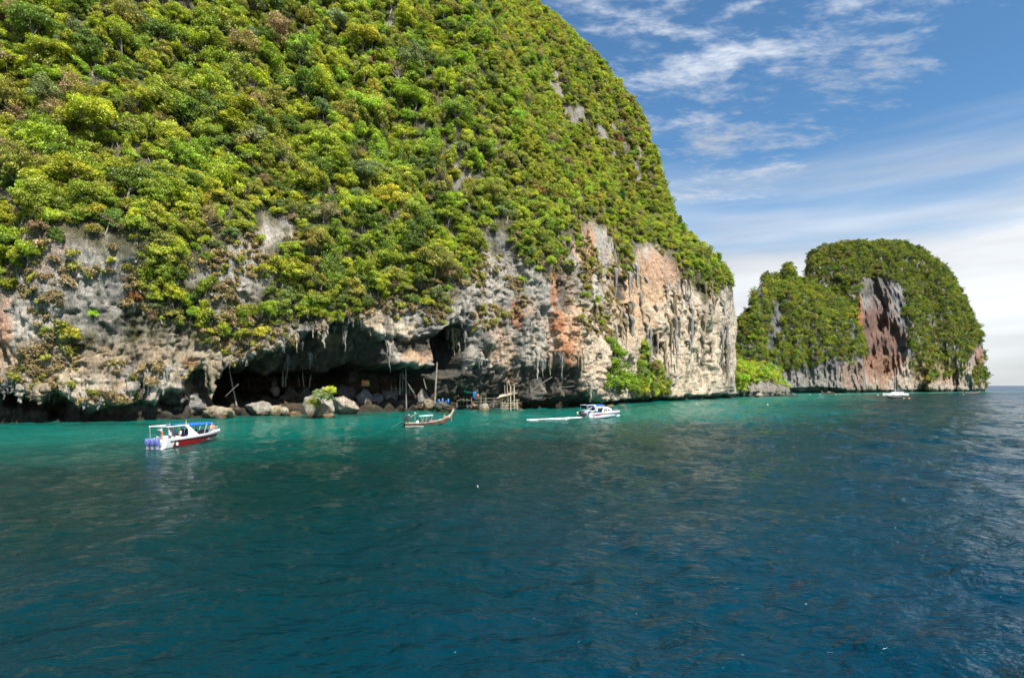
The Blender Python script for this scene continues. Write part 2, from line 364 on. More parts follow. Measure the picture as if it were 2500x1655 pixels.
P1[..., 2] += np.where(Hg > 1.0, 0.5 * fbm(x_ / 3, y_ / 3, z_ / 3 + 40, 3), 0) * np.where(DEP > 1.0, 1.5, 0.6)
# back side sinks so that the ridge closes
idx = np.arange(nS * nH).reshape(nS, nH)
CF = np.stack([idx[:-1, :-1], idx[1:, :-1], idx[1:, 1:], idx[:-1, 1:]], -1).reshape(-1, 4)
PX1, PY1 = proj(np.where(P1[..., 1:2] > 20, P1, np.array([-900., 30., 0.])))
# ---- vegetation cover read off the photograph: one digit per 50 px square, from row 400 down
VEG = ['999999999999999999999999999999999999',
       '799999999989999999999999999989999999',
       '589999999987879999999999999969999999',
       '784586899997556778999997689942789999',
       '984246789864477888999997589822815999',
       '942121598642268999999974366831301799',
       '645100599864478999756874132271000173',
       '221454688755887764211233110026100000',
       '222665655565421000000000000001000000',
       '222242334332000000000000000000070000',
       '221245221100000000000000000000096000',
       '000013000000000000000000000000196000']
VG = np.array([[int(c) for c in r] for r in VEG], float) / 9
VG[4:10, :12] = np.clip(VG[4:10, :12] - .06, 0, 1); VG[3:7, 22:28] = np.clip(VG[3:7, 22:28] - .2, 0, 1); VG[3:6, 11:15] = np.clip(VG[3:6, 11:15] - .12, 0, 1)
def cover(px, py):
    gx = np.clip((px - 25) / 50, 0, VG.shape[1] - 1.001); gy = (py - 425) / 50
    out = np.ones_like(px)
    gyc = np.clip(gy, 0, VG.shape[0] - 1.001); i, j = gyc.astype(int), gx.astype(int); a, b = gyc - i, gx - j
    v = VG[i, j] * (1 - a) * (1 - b) + VG[i + 1, j] * a * (1 - b) + VG[i, j + 1] * (1 - a) * b + VG[i + 1, j + 1] * a * b
    v = np.where(gy > VG.shape[0] - 0.6, 0, v)
    return np.where(gy < 0, 1.0, v)
# bare rock windows on the wooded slope
WIN = [(985, 120, 16, 40), (960, 70, 20, 30), (1360, 230, 34, 40), (1390, 275, 40, 26), (1470, 330, 24, 26), (1500, 350, 20, 30), (1110, 400, 26, 34), (1130, 440, 20, 24), (1560, 400, 10, 40),
       (340, 430, 60, 22), (120, 290, 36, 14), (250, 280, 30, 14), (560, 60, 12, 24), (860, 290, 30, 26), (30, 440, 40, 16), (170, 400, 30, 12), (700, 545, 60, 20), (1060, 330, 14, 14), (1005, 520, 20, 10), (430, 405, 36, 12)]
def windows(px, py):
    v = np.zeros_like(px); rag = .25 + 1.2 * fbm(Sg / 3.5, Hg / 9, 4.4, 3)
    for x, y, rx, ry in WIN: v = np.maximum(v, 1 - ss(0.5, 1.3, np.sqrt(((px - x) / rx) ** 2 + ((py - y) / ry) ** 2) + rag))
    return v
CV = cover(PX1, PY1) * (1 - .85 * windows(PX1, PY1))
# ---- stains, and shade painted into the recesses
GREY = np.array([.47, .455, .43]); DGREY = np.array([.27, .27, .265]); CREAM = np.array([.70, .61, .49]); TAN = np.array([.66, .46, .31]); ORANGE = np.array([.56, .23, .11])
BLUE = np.array([.12, .15, .165]); DARK = np.array([.10, .105, .10]); DRY = np.array([.40, .31, .19]); SOIL = np.array([.085, .085, .03]); WHITE = np.array([.70, .66, .60])
nA = fbm(x_ / 9, y_ / 9, z_ / 12, 4); nB = fbm(x_ / 3 + 50, y_ / 3, z_ / 9, 4); nC = fbm(Sg / 1.6, Hg / 22, 5.5, 3)
col = GREY + (DGREY - GREY) * ss(-0.1, 0.7, nA)[..., None]
def paint(c, wgt):
    global col
    col = col + (np.asarray(c) - col) * np.clip(wgt, 0, 1)[..., None]
def blob(x, y, rx, ry, c, k=1.0, rag=0.9):
    q = np.sqrt(((PX1 - x) / rx) ** 2 + ((PY1 - y) / ry) ** 2) + rag * 0.6 * nB
    paint(c, k * (1 - ss(0.7, 1.15, q)) * (PX1 > -200))
paint(CREAM, 0.55 * ss(0.05, 0.6, nB) * ss(1440, 1500, PX1))
blob(1640, 850, 170, 150, CREAM, 0.85); blob(1560, 700, 90, 90, TAN, 0.8); blob(1600, 660, 70, 40, (.5, .33, .24), 0.7); blob(1540, 780, 60, 60, TAN, 0.6)
blob(1690, 920, 90, 50, CREAM, 0.8); blob(1470, 790, 40, 60, CREAM, 0.7); blob(1450, 920, 50, 60, (.50, .42, .35), 0.8)
blob(1385, 835, 40, 60, ORANGE, 0.85); blob(1362, 790, 22, 40, ORANGE, 0.8); blob(1400, 790, 26, 60, TAN, 0.8); blob(1262, 768, 15, 34, ORANGE, 0.8); blob(1352, 710, 7, 60, ORANGE, 0.9)
blob(1440, 610, 14, 60, ORANGE, 0.75); blob(1425, 590, 26, 50, TAN, 0.6); blob(1465, 700, 20, 40, WHITE, 0.5); blob(1405, 870, 20, 50, ORANGE, 0.5); blob(1440, 1000, 30, 20, ORANGE, 0.5)
blob(1380, 700, 30, 60, (.36, .25, .19), 0.6); blob(1230, 850, 26, 50, TAN, 0.5); blob(1195, 862, 22, 22, TAN, 0.7)
blob(8, 800, 26, 70, ORANGE, 0.55); blob(60, 660, 60, 50, TAN, 0.5); blob(140, 590, 40, 40, (.5, .33, .25), 0.5); blob(120, 880, 160, 50, DRY, 0.55); blob(230, 950, 150, 30, CREAM, 0.5)
blob(110, 975, 80, 24, CREAM, 0.5); blob(420, 850, 160, 50, DRY, 0.55); blob(900, 770, 60, 40, DRY, 0.6); blob(960, 800, 50, 18, CREAM, 0.8); blob(1015, 868, 45, 18, TAN, 0.8); blob(1000, 845, 45, 20, (.42, .28, .16), 0.5)
blob(1190, 800, 60, 60, (.30, .30, .29), 0.5); blob(460, 885, 26, 14, ORANGE, 0.5); blob(520, 940, 16, 26, CREAM, 0.6)
paint(DGREY, .45 * ss(600, 450, PX1) * ss(880, 800, PY1) * ss(-.4, .3, nA)); paint(TAN, .5 * ss(1120, 1200, PX1) * ss(1500, 1460, PX1) * ss(700, 800, PY1 + 40 * nA) * ss(-.1, .5, nB))
paint(CREAM, .5 * ss(1390, 1430, PX1) * ss(1500, 1480, PX1) * ss(740, 830, PY1)); paint(TAN, .45 * ss(520, 300, PX1) * ss(800, 880, PY1) * ss(-.2, .4, nB))
stre = ss(0.15, 0.7, nC)
q = np.exp(-((PX1 - 1010) / 110) ** 2 - ((PY1 - 770) / 45) ** 2); paint(BLUE, 0.9 * q * stre)
q = np.exp(-((PX1 - 1250) / 60) ** 2 - ((PY1 - 830) / 40) ** 2); paint(BLUE, 0.6 * q * stre)
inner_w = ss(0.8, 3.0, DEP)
paint(np.array([.06, .062, .058]), 0.9 * inner_w); paint(np.array([.22, .22, .20]), 0.55 * inner_w * ss(0.3, 0.75, nC))  # algae-dark recess rock, painted darker still with depth to deepen the shade
paint(np.array([.11, .085, .06]), 0.85 * ss(5, 9, DEP) * (PY > 930))  # wet brown cave floor, its colour also lowered to deepen the shade
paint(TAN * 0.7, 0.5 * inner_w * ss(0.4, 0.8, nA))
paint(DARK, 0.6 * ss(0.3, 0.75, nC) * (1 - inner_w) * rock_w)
nD = fbm(Sg / .55, Hg / 9, 15.5, 2); col = col * (1 + .22 * np.clip(nD, -1, 1))[..., None]
paint(DGREY, .8 * windows(PX1, PY1))
paint(SOIL, 0.85 * ss(0.35, 0.75, CV + 0.25 * nB))
paint(np.array([.055, .05, .04]), 1 - ss(0.9, 1.9, Hg + 0.5 * nB))
col = np.clip(col * np.array([1.06, 1.0, .91]), 0, 1)
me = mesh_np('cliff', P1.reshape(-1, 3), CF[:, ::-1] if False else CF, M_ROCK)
vcol(me, 'stain_shade', col.reshape(-1, 3))
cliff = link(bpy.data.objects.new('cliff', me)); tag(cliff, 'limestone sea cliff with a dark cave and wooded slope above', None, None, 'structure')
# ------------------------------------------------------------------ far island and low headland: ridges swept from their shoreline
def sweep(name, xs_px, shore, sky, wall, width, hollows=(), seed=0, nx=None, rough=1.0, back=1.0, spires=(), ds=1.6):
    """columns run inland from the shoreline; each climbs a sea wall, a slope to the ridge, and falls away behind"""
    x0, x1 = xs_px; nx = nx or int((x1 - x0) / 1.0)
    xp = np.linspace(x0, x1, nx); Dq = np.interp(xp, *np.array(shore, float).T); hy = np.interp(xp, *np.array(sky, float).T)
    wl = np.interp(xp, *np.array(wall, float).T); wd = np.interp(xp, *np.array(width, float).T)
    tx = (xp - CX) / F
    zr = CAMZ + (HY - hy) / F * (Dq + wd) - 4.5
    zr = np.maximum(zr, 2.0)
    wl = np.minimum(wl, zr * 0.9)
    t = np.concatenate([np.linspace(0, 1, 60, endpoint=False), np.linspace(1, 2, 120, endpoint=False), np.linspace(2, 3, 30)])
    T, XI = np.meshgrid(t, np.arange(nx)); g = lambda a: a[XI]
    a = np.clip(T, 0, 1); b = np.clip(T - 1, 0, 1); c = np.clip(T - 2, 0, 1)
    z = -3 + (g(wl) + 3) * a + (g(zr) - g(wl)) * np.sin(b * np.pi / 2) ** 0.9 - (g(zr) + 6) * c ** 1.2
    y = g(Dq) + 4 * a + (g(wd) - 4) * (b ** 1.25) + g(wd) * back * c
    X_ = g(tx) * y
    px, py = CX + F * g(tx), HY - F * (z - CAMZ) / y
    dep = np.zeros_like(y)
    for hx, hyy, rx, ry, d in hollows:
        dep += d * (1 - ss(0.65, 1.1, np.sqrt(((px - hx + 4 * noise3(px / 14, py / 14, seed)) / rx) ** 2 + ((py - hyy) / ry) ** 2)))
    rel = rough * (9.0 * fbm(X_ / 40, z / 55, seed, 3) + 3.4 * ridged(X_ / 13, z / 40, seed + 3, 3) + 2.0 * fbm(X_ / 6, z / 7, y / 9 + seed, 3))
    fade = ss(2.0, 1.75, T) * (0.3 + 0.7 * ss(0, 0.25, T)) * ss(0, 14, XI) * ss(0, 14, nx - 1 - XI)
    notch = 3.5 * (1 - ss(0.0, 2.2, z + 0.6 * noise3(X_ / 9, 1.1, seed) - 1.2)) * (T < 1)
    y = y + dep - rel * fade + notch
    z = z + fade * 1.0 * fbm(X_ / 5, y / 5, seed, 2) * (T > 0.3)
    for sx, sw, sh in spires:
        z = z + sh * np.exp(-((px - sx) / sw) ** 2) * ss(1.55, 1.9, T) * ss(2.4, 2.0, T) * (1 + 0.5 * noise3(px / 3, py / 5, seed))
    P = np.stack([g(tx) * y + 0.8 * rough * fbm(y / 7, z / 7, seed + 5, 2) * fade, y, z], -1)
    n0, n1 = T.shape; ii = np.arange(n0 * n1).reshape(n0, n1)
    Fc = np.stack([ii[:-1, :-1], ii[1:, :-1], ii[1:, 1:], ii[:-1, 1:]], -1).reshape(-1, 4)
    return P, Fc, px, py, dep, T, seed
def finish(name, sw, painter, label):
    P, Fc, px, py, dep, T, seed = sw
    me = mesh_np(name, P.reshape(-1, 3), Fc, M_FARROCK)
    c = painter(P, px, py, dep, T); vcol(me, 'stain_shade', c.reshape(-1, 3))
    o = link(bpy.data.objects.new(name, me)); tag(o, label, None, None, 'structure'); return o
def cmix(c, d, w_): return c + (np.asarray(d) - c) * np.clip(w_, 0, 1)[..., None]
def qblob(px, py, x, y, rx, ry, n): return 1 - ss(0.7, 1.2, np.sqrt(((px - x) / rx) ** 2 + ((py - y) / ry) ** 2) + 0.5 * n)

DOME = sweep('dome', (1955, 2405), [(1955, 560), (2100, 570), (2300, 620), (2405, 668)],
             [(1955, 700), (1972, 692), (1976, 645), (1981, 627), (2000, 615), (2030, 607), (2075, 601), (2120, 603), (2150, 600), (2205, 600), (2235, 609), (2262, 627), (2300, 652),
              (2325, 686), (2352, 726), (2370, 770), (2384, 800), (2392, 812), (2399, 820), (2402, 850), (2404, 900), (2405, 948)],
             [(1955, 40), (2060, 42), (2150, 45), (2250, 34), (2330, 36), (2380, 40), (2405, 40)],
             [(1955, 70), (2100, 120), (2250, 110), (2350, 60), (2405, 14)], seed=21.3, rough=1.15,
             hollows=[(2152, 850, 56, 90, 13), (2135, 760, 34, 70, 11), (2245, 930, 26, 40, 10), (1975, 955, 40, 12, 12), (2330, 930, 10, 40, 5)])
MASSIF = sweep('massif', (1790, 2115), [(1790, 470), (1900, 505), (2000, 520), (2115, 545)],
               [(1790, 812), (1800, 796), (1812, 775), (1825, 765), (1834, 735), (1842, 725), (1846, 700), (1856, 685), (1870, 672), (1885, 676), (1905, 682), (1914, 668), (1922, 660), (1932, 664),
                (1942, 682), (1975, 690), (2010, 706), (2050, 730), (2085, 770), (2105, 830), (2115, 930)],
               [(1790, 10), (1900, 22), (2000, 34), (2115, 30)], [(1790, 40), (1900, 90), (2010, 95), (2115, 25)], seed=33.7, rough=1.0,
               hollows=[(1990, 954, 75, 9, 10), (1880, 850, 24, 30, 8)], spires=[(1924, 8, 5)])
LOW = sweep('low', (1775, 1938), [(1775, 335), (1860, 352), (1938, 392)],
            [(1775, 900), (1800, 893), (1840, 894), (1870, 903), (1905, 920), (1925, 932), (1934, 945), (1938, 962)],
            [(1775, 4.5), (1850, 5.0), (1905, 6), (1938, 4)], [(1775, 26), (1860, 26), (1905, 14), (1938, 6)], seed=44.1, rough=0.8)
def p_dome(P, px, py, dep, T):
    n = fbm(P[..., 0] / 14, P[..., 1] / 14, P[..., 2] / 18, 4); st = fbm(P[..., 0] / 3.2, P[..., 1] / 30, P[..., 2] / 40, 3)
    c = np.array([.38, .37, .35]) + np.zeros(P.shape); c = cmix(c, [.17, .17, .17], ss(0, .6, n))
    c = cmix(c, [.60, .48, .37], 0.8 * ss(862, 905, py + 14 * n)); c = cmix(c, [.32, .30, .28], 0.5 * ss(0.2, 0.6, st) * (py > 850))
    c = cmix(c, [.24, .135, .10], 0.9 * qblob(px, py, 2145, 825, 58, 100, n)); c = cmix(c, [.34, .19, .12], 0.7 * qblob(px, py, 2150, 900, 60, 46, n)); c = cmix(c, [.5, .2, .09], qblob(px, py, 2098, 790, 8, 70, n))
    c = cmix(c, [.20, .17, .15], 0.8 * qblob(px, py, 2140, 700, 44, 36, n)); c = cmix(c, [.45, .22, .13], 0.7 * qblob(px, py, 2390, 880, 12, 50, n)); c = cmix(c, [.40, .22, .12], 0.6 * qblob(px, py, 2290, 905, 60, 30, n))
    c = cmix(c, [.30, .24, .10], 0.5 * qblob(px, py, 2260, 900, 40, 60, n))
    return cmix(c, [.05, .045, .04], 1 - ss(1.2, 2.6, P[..., 2]))
def p_mass(P, px, py, dep, T):
    n = fbm(P[..., 0] / 12, P[..., 1] / 12, P[..., 2] / 16, 4); st = fbm(P[..., 0] / 3, P[..., 1] / 30, P[..., 2] / 40, 3)
    c = np.array([.24, .24, .235]) + np.zeros(P.shape); c = cmix(c, [.11, .11, .115], ss(0, .6, n))
    c = cmix(c, [.40, .36, .31], 0.7 * ss(890, 930, py + 10 * n)); c = cmix(c, [.45, .27, .17], 0.5 * qblob(px, py, 2085, 915, 40, 40, n)); c = cmix(c, [.12, .12, .125], 0.5 * ss(.2, .7, st))
    return cmix(c, [.05, .045, .04], 1 - ss(1.2, 2.6, P[..., 2]))
def p_low(P, px, py, dep, T):
    n = fbm(P[..., 0] / 5, P[..., 1] / 5, P[..., 2] / 5, 4)
    c = np.array([.34, .30, .25]) + np.zeros(P.shape); c = cmix(c, [.20, .18, .16], ss(0, .6, n)); return cmix(c, [.06, .05, .04], 1 - ss(0.5, 1.5, P[..., 2]))
dome = finish('island_dome', DOME, p_dome, 'distant domed limestone island with a red hollow in its face')
massif = finish('island_spur', MASSIF, p_mass, 'lower wooded spur with grey spires in front of the domed island')
lowhead = finish('headland', LOW, p_low, 'low rocky headland with bright bushes between the cliff and the island')

# ------------------------------------------------------------------ the sea: FFT swell and ripples on a sheet that reaches the horizon
def ocean_tile(n, Lm, wind, rms, seed, lmin, lmax):
    r = np.random.default_rng(seed); k = np.fft.fftfreq(n, 1 / n) * 2 * np.pi / Lm
    kx, ky = np.meshgrid(k, k, indexing='ij'); kk = np.hypot(kx, ky); kk[0, 0] = 1
    wd = (kx * wind[0] + ky * wind[1]) / kk
    lam = 2 * np.pi / kk
    Pk = kk ** -3.6 * (0.25 + 0.75 * wd ** 2) * (lam > lmin) * (lam < lmax); Pk[0, 0] = 0
    H = np.sqrt(Pk) * (r.normal(size=(n, n)) + 1j * r.normal(size=(n, n)))
    h = np.fft.ifft2(H); sc = rms / h.real.std()
    dx = np.fft.ifft2(-1j * kx / kk * H).real * sc; dy = np.fft.ifft2(-1j * ky / kk * H).real * sc
    return h.real * sc, dx, dy
def samp(tile, Lm, x, y, ang):
    n = tile[0].shape[0]; ca, sa = math.cos(ang), math.sin(ang)
    u = ((x * ca - y * sa) / Lm * n) % n; v = ((x * sa + y * ca) / Lm * n) % n
    i, j = u.astype(int) % n, v.astype(int) % n; a, b = u - np.floor(u), v - np.floor(v); i2, j2 = (i + 1) % n, (j + 1) % n
    f = lambda A: A[i, j] * (1 - a) * (1 - b) + A[i2, j] * a * (1 - b) + A[i, j2] * (1 - a) * b + A[i2, j2] * a * b
    return f(tile[0]), f(tile[1]), f(tile[2])
rr = [1.0, 4.0]
while rr[-1] < 45000: rr.append(rr[-1] * (1.0105 if rr[-1] < 900 else 1.05))
rr = np.array(rr)
th = np.concatenate([np.linspace(-180, -56, 30, endpoint=False), np.linspace(-56, 56, 640, endpoint=False), np.linspace(56, 180, 31)])
RR, TH = np.meshgrid(rr, np.radians(th), indexing='ij')
wxs, wys = RR * np.sin(TH), RR * np.cos(TH)
T1 = ocean_tile(256, 64.0, (0.8, 0.6), 0.18, 5, 0.8, 16.0); T2 = ocean_tile(256, 17.0, (0.5, 0.85), 0.020, 6, 0.25, 3.0)
h1, dx1, dy1 = samp(T1, 64.0, wxs, wys, 0.3); h2, dx2, dy2 = samp(T2, 17.0, wxs, wys, 1.0)
gust = 0.75 + 0.45 * fbm(wxs / 45, wys / 70, 2.0, 3)
east = 0.60 + 0.75 * ss(-40, 60, wxs)                      # the lee of the cliff is calmer
f1_ = ss(900, 120, RR) * gust * east; f2_ = ss(60, 14, RR) * gust * east
Wz = h1 * f1_ + h2 * f2_
WP = np.stack([wxs + 0.8 * (dx1 * f1_ + dx2 * f2_), wys + 0.8 * (dy1 * f1_ + dy2 * f2_), Wz], -1)
ii = np.arange(RR.size).reshape(RR.shape)
WF = np.stack([ii[:-1, :-1], ii[:-1, 1:], ii[1:, 1:], ii[1:, :-1]], -1).reshape(-1, 4)[:, ::-1]
# shallows: distance from the shoreline
shore = np.vstack([fine, np.stack([(np.linspace(1790, 2405, 80) - CX) / F * np.interp(np.linspace(1790, 2405, 80), [1790, 1938, 2100, 2405], [335, 500, 560, 668]), np.interp(np.linspace(1790, 2405, 80), [1790, 1938, 2100, 2405], [335, 500, 560, 668])], -1)])
shore = shore[::4]
sel = (RR < 900) & (np.abs(np.degrees(TH)) < 75)
dist = np.full(RR.shape, 400.0)
pts = np.stack([wxs[sel], wys[sel]], -1).astype(np.float32)
dm = np.full(len(pts), 1e9, np.float32)
for q in shore.astype(np.float32): np.minimum(dm, ((pts - q) ** 2).sum(-1), out=dm)
dist[sel] = np.sqrt(dm)
me = mesh_np('sea', WP.reshape(-1, 3), WF, None, True)
vflt(me, 'shore', dist.ravel())
m = bpy.data.materials.new('sea_water'); m.use_nodes = True; t = m.node_tree; b = t.nodes['Principled BSDF']
at = N(t, 'ShaderNodeAttribute', attribute_name='shore'); geo = N(t, 'ShaderNodeNewGeometry')
def wn(scale, det, sv=(1, 1, 1), rot=0, dist_=0.0):
    mp = N(t, 'ShaderNodeMapping'); mp.inputs['Scale'].default_value = tuple(scale * s for s in sv); mp.inputs['Rotation'].default_value = (0, 0, R(rot))
    t.links.new(geo.outputs['Position'], mp.inputs[0])
    n = N(t, 'ShaderNodeTexNoise'); n.inputs['Scale'].default_value = 1; n.inputs['Detail'].default_value = det; n.inputs['Distortion'].default_value = dist_
    t.links.new(mp.outputs[0], n.inputs['Vector']); return n.outputs[0]
patchn = wn(0.035, 5, (1, 1.6, 1)); reef = wn(0.10, 5, (1, 1.4, 1))
dsh = math_(t, 'ADD', at.outputs['Fac'], math_(t, 'MULTIPLY', math_(t, 'SUBTRACT', patchn, 0.5), 46.0))
shal = sstep(t, dsh, 90.0, 22.0)
deepc = mixc(t, sstep(t, dsh, 85.0, 180.0), (0.0001, 0.0225, 0.0225), (0.0003, 0.031, 0.080))
c1 = mixc(t, shal, deepc, (0.001, 0.135, 0.105))
rf = math_(t, 'MULTIPLY', sstep(t, at.outputs['Fac'], 30.0, 6.0), sstep(t, reef, 0.45, 0.62, 0.0, 0.8))
c2 = mixc(t, rf, c1, (0.02, 0.045, 0.03))
t.links.new(c2, b.inputs['Base Color'])
cdn = N(t, 'ShaderNodeVectorMath', operation='LENGTH'); t.links.new(geo.outputs['Position'], cdn.inputs[0]); t.links.new(sstep(t, cdn.outputs['Value'], 110.0, 650.0, 0.08, 0.26), b.inputs['Roughness']); b.inputs['IOR'].default_value = 1.33; b.inputs['Specular IOR Level'].default_value = 0.14
bh = math_(t, 'ADD', math_(t, 'MULTIPLY', wn(0.55, 4, (1, 1.5, 1), 20, 0.6), 0.5), math_(t, 'ADD', math_(t, 'MULTIPLY', wn(2.1, 4, (1, 1.5, 1), -15, 0.5), 0.16), math_(t, 'MULTIPLY', wn(6.5, 3, (1, 1.3, 1), 30, 0.3), 0.03)))
bp = N(t, 'ShaderNodeBump'); bp.inputs['Strength'].default_value = 1.0; bp.inputs['Distance'].default_value = 0.9
t.links.new(bh, bp.inputs['Height'])
t.links.new(bp.outputs[0], b.inputs['Normal'])
me.materials.append(m)
sea = link(bpy.data.objects.new('sea', me)); tag(sea, 'teal and blue rippled sea water, turquoise near the rocks', None, None, 'structure')
# ------------------------------------------------------------------ foliage
def leaf_mat(name, mode):
    m = bpy.data.materials.new(name); m.use_nodes = True; t = m.node_tree; t.nodes.clear()
    if mode == 'object':
        base = N(t, 'ShaderNodeObjectInfo').outputs['Color']
    else:
        base = N(t, 'ShaderNodeAttribute', attribute_type='INSTANCER', attribute_name='tint').outputs['Color']
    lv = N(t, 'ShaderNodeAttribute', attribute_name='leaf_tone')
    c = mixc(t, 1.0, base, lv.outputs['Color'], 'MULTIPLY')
    d = N(t, 'ShaderNodeBsdfDiffuse'); tr = N(t, 'ShaderNodeBsdfTranslucent')
    g = N(t, 'ShaderNodeBsdfGlossy'); g.inputs['Roughness'].default_value = 0.45; g.inputs['Color'].default_value = (1, 1, 1, 1)
    t.links.new(c, d.inputs['Color'])
    t.links.new(mixc(t, 1.0, c, (1.0, 1.15, 0.45), 'MULTIPLY'), tr.inputs['Color'])
    mx = N(t, 'ShaderNodeMixShader'); mx.inputs[0].default_value = 0.36
    t.links.new(d.outputs[0], mx.inputs[1]); t.links.new(tr.outputs[0], mx.inputs[2])
    m2 = N(t, 'ShaderNodeMixShader'); m2.inputs[0].default_value = 0.025
    t.links.new(mx.outputs[0], m2.inputs[1]); t.links.new(g.outputs[0], m2.inputs[2])
    o = N(t, 'ShaderNodeOutputMaterial'); t.links.new(m2.outputs[0], o.inputs[0])
    return m
M_LEAF_O, M_LEAF_I = leaf_mat('leaves_of_tree', 'object'), leaf_mat('leaves_of_wood', 'inst')
M_BARK = simple('bark', (0.26, 0.23, 0.19), 0.9, var=0.35, vscale=4)
def unit(v): return v / np.maximum(np.linalg.norm(v, axis=-1, keepdims=True), 1e-6)
def leaves(centres, radii, per, size, rng, flat=0.65, droop=0.0, updir=0.12, jit=0.5):
    V, Tn = [], []
    for c, rc in zip(centres, radii):
        d = rng.normal(size=(per, 3)); d[:, 2] = np.abs(d[:, 2]) * 1.0 - 0.55 * rng.random(per); d = unit(d)
        p = c + d * rc * (0.65 + 0.42 * rng.random((per, 1))) * np.array([1, 1, flat])
        if droop: p[:, 2] -= droop * rng.random(per) ** 2
        nrm = unit(d * 0.75 + np.array([0, 0, updir]) + rng.normal(size=(per, 3)) * jit)
        a = unit(np.cross(nrm, rng.normal(size=(per, 3)))); b_ = np.cross(nrm, a)
        s = size * (0.65 + 0.7 * rng.random((per, 1)))
        q = np.stack([p - a * s, p - b_ * s * 0.55 + nrm * s * 0.12, p + a * s, p + b_ * s * 0.55 + nrm * s * 0.12], 1)
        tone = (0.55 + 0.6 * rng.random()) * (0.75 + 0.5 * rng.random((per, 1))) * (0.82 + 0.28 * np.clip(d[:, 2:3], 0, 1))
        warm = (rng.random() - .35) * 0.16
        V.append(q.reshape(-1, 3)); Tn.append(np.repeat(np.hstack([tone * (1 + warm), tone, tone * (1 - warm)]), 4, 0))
    return np.vstack(V), np.vstack(Tn)
def tube_np(pts, rad, n=6):
    pts = np.asarray(pts, float); rad = np.asarray(rad, float); V, Fc = [], []
    for i, p in enumerate(pts):
        d = unit(pts[min(i + 1, len(pts) - 1)] - pts[max(i - 1, 0)]); u = unit(np.cross(d, [0.3, 0.9, 0.2])); v = np.cross(d, u)
        a = np.linspace(0, 2 * np.pi, n, endpoint=False)
        V.append(p + rad[i] * (np.cos(a)[:, None] * u + np.sin(a)[:, None] * v))
    for i in range(len(pts) - 1):
        for k in range(n): Fc.append((i * n + k, i * n + (k + 1) % n, (i + 1) * n + (k + 1) % n, (i + 1) * n + k))
    return np.vstack(V), np.array(Fc)
def tree_proto(kind, seed, lod=1.0):
    rng = np.random.default_rng(seed)
    if kind == 'round':   n, R3, zc, rc, per, sz = 44, (2.8, 2.8, 2.6), 3.3, (0.75, 1.15), 150, .145
    elif kind == 'broad': n, R3, zc, rc, per, sz = 42, (3.2, 3.2, 1.9), 3.4, (0.7, 1.2), 150, .145
    elif kind == 'tall':  n, R3, zc, rc, per, sz = 44, (2.0, 2.0, 3.1), 4.0, (0.65, 1.05), 145, .145
    elif kind == 'loose': n, R3, zc, rc, per, sz = 30, (3.1, 3.0, 2.4), 3.8, (0.6, 1.0), 120, .15
    elif kind == 'curtain': n, R3, zc, rc, per, sz = 40, (1.5, 1.5, 3.6), 1.6, (0.5, 0.85), 130, .14
    elif kind == 'dry':   n, R3, zc, rc, per, sz = 30, (2.5, 2.5, 2.0), 3.2, (0.6, 0.95), 55, .13
    elif kind == 'shrub': n, R3, zc, rc, per, sz = 20, (1.5, 1.5, 1.0), 0.9, (0.5, 0.8), 100, .145
    elif kind == 'tuft':  n, R3, zc, rc, per, sz = 9, (0.9, 0.9, 0.5), 0.3, (0.4, 0.7), 45, .20
    if lod < 1: n, per, sz = max(6, int(n * 0.5)), max(16, int(per * lod)), sz * (1 / lod) ** 0.5 * 0.95
    R3 = np.array(R3); lob = rng.normal(size=(5, 3)); lob = unit(lob) * R3 * 0.42
    cs, rad = [], []
    while len(cs) < n:
        d = unit(rng.normal(size=3)); d[2] = d[2] if d[2] > -0.45 else -d[2]
        k = rng.random()
        c = lob[rng.integers(5)] + d * R3 * (0.62 if k < 0.72 else 0.35 if k < .86 else .95) * (0.85 + 0.3 * rng.random())
        c[2] += zc
        if kind in ('shrub', 'tuft') and c[2] < 0.1: c[2] = 0.1 + 0.4 * rng.random()
        cs.append(c); rad.append(rc[0] + (rc[1] - rc[0]) * rng.random())
    cs = np.array(cs)
    V, Tn = leaves(cs, rad, per, sz, rng, flat=0.75 if kind == 'broad' else 0.95, droop=1.0 if kind == 'curtain' else 0.0, jit=0.55)
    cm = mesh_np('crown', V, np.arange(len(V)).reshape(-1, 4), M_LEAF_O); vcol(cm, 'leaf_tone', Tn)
    # trunk and limbs
    tv, tf, off = [], [], 0
    def add(p, r, n_=6):
        nonlocal off
        v, f = tube_np(p, r, n_); tv.append(v); tf.append(f + off); off += len(v)
    if kind not in ('shrub', 'tuft'):
        top = np.array([rng.normal() * .3, rng.normal() * .3, zc * 0.8]); mid_ = top * 0.5 + rng.normal(size=3) * .15
        add([(0, 0, -1.2), (0, 0, 0.2), mid_, top], [.22, .19, .15, .11])
        for c in cs[rng.permutation(n)[:9 if kind != 'dry' else 20]]:
            st = mid_ + (top - mid_) * rng.random(); add([st, (st + c) / 2 + rng.normal(size=3) * .2 + np.array([0, 0, .15]), c], [.085, .055, .02], 5)
    else:
        for c in cs[:6]: add([(0, 0, -0.5), c * 0.5, c], [.05, .035, .015], 4)
    tm = mesh_np('trunk', np.vstack(tv), np.vstack(tf), M_BARK, True)
    return cm, tm
KINDS = ['round', 'broad', 'tall', 'loose', 'curtain', 'dry', 'shrub', 'tuft']
PROTO = {k: [tree_proto(k, 100 + 10 * i + j) for j in range(3 if k in ('round', 'broad', 'loose', 'shrub') else 2)] for i, k in enumerate(KINDS)}
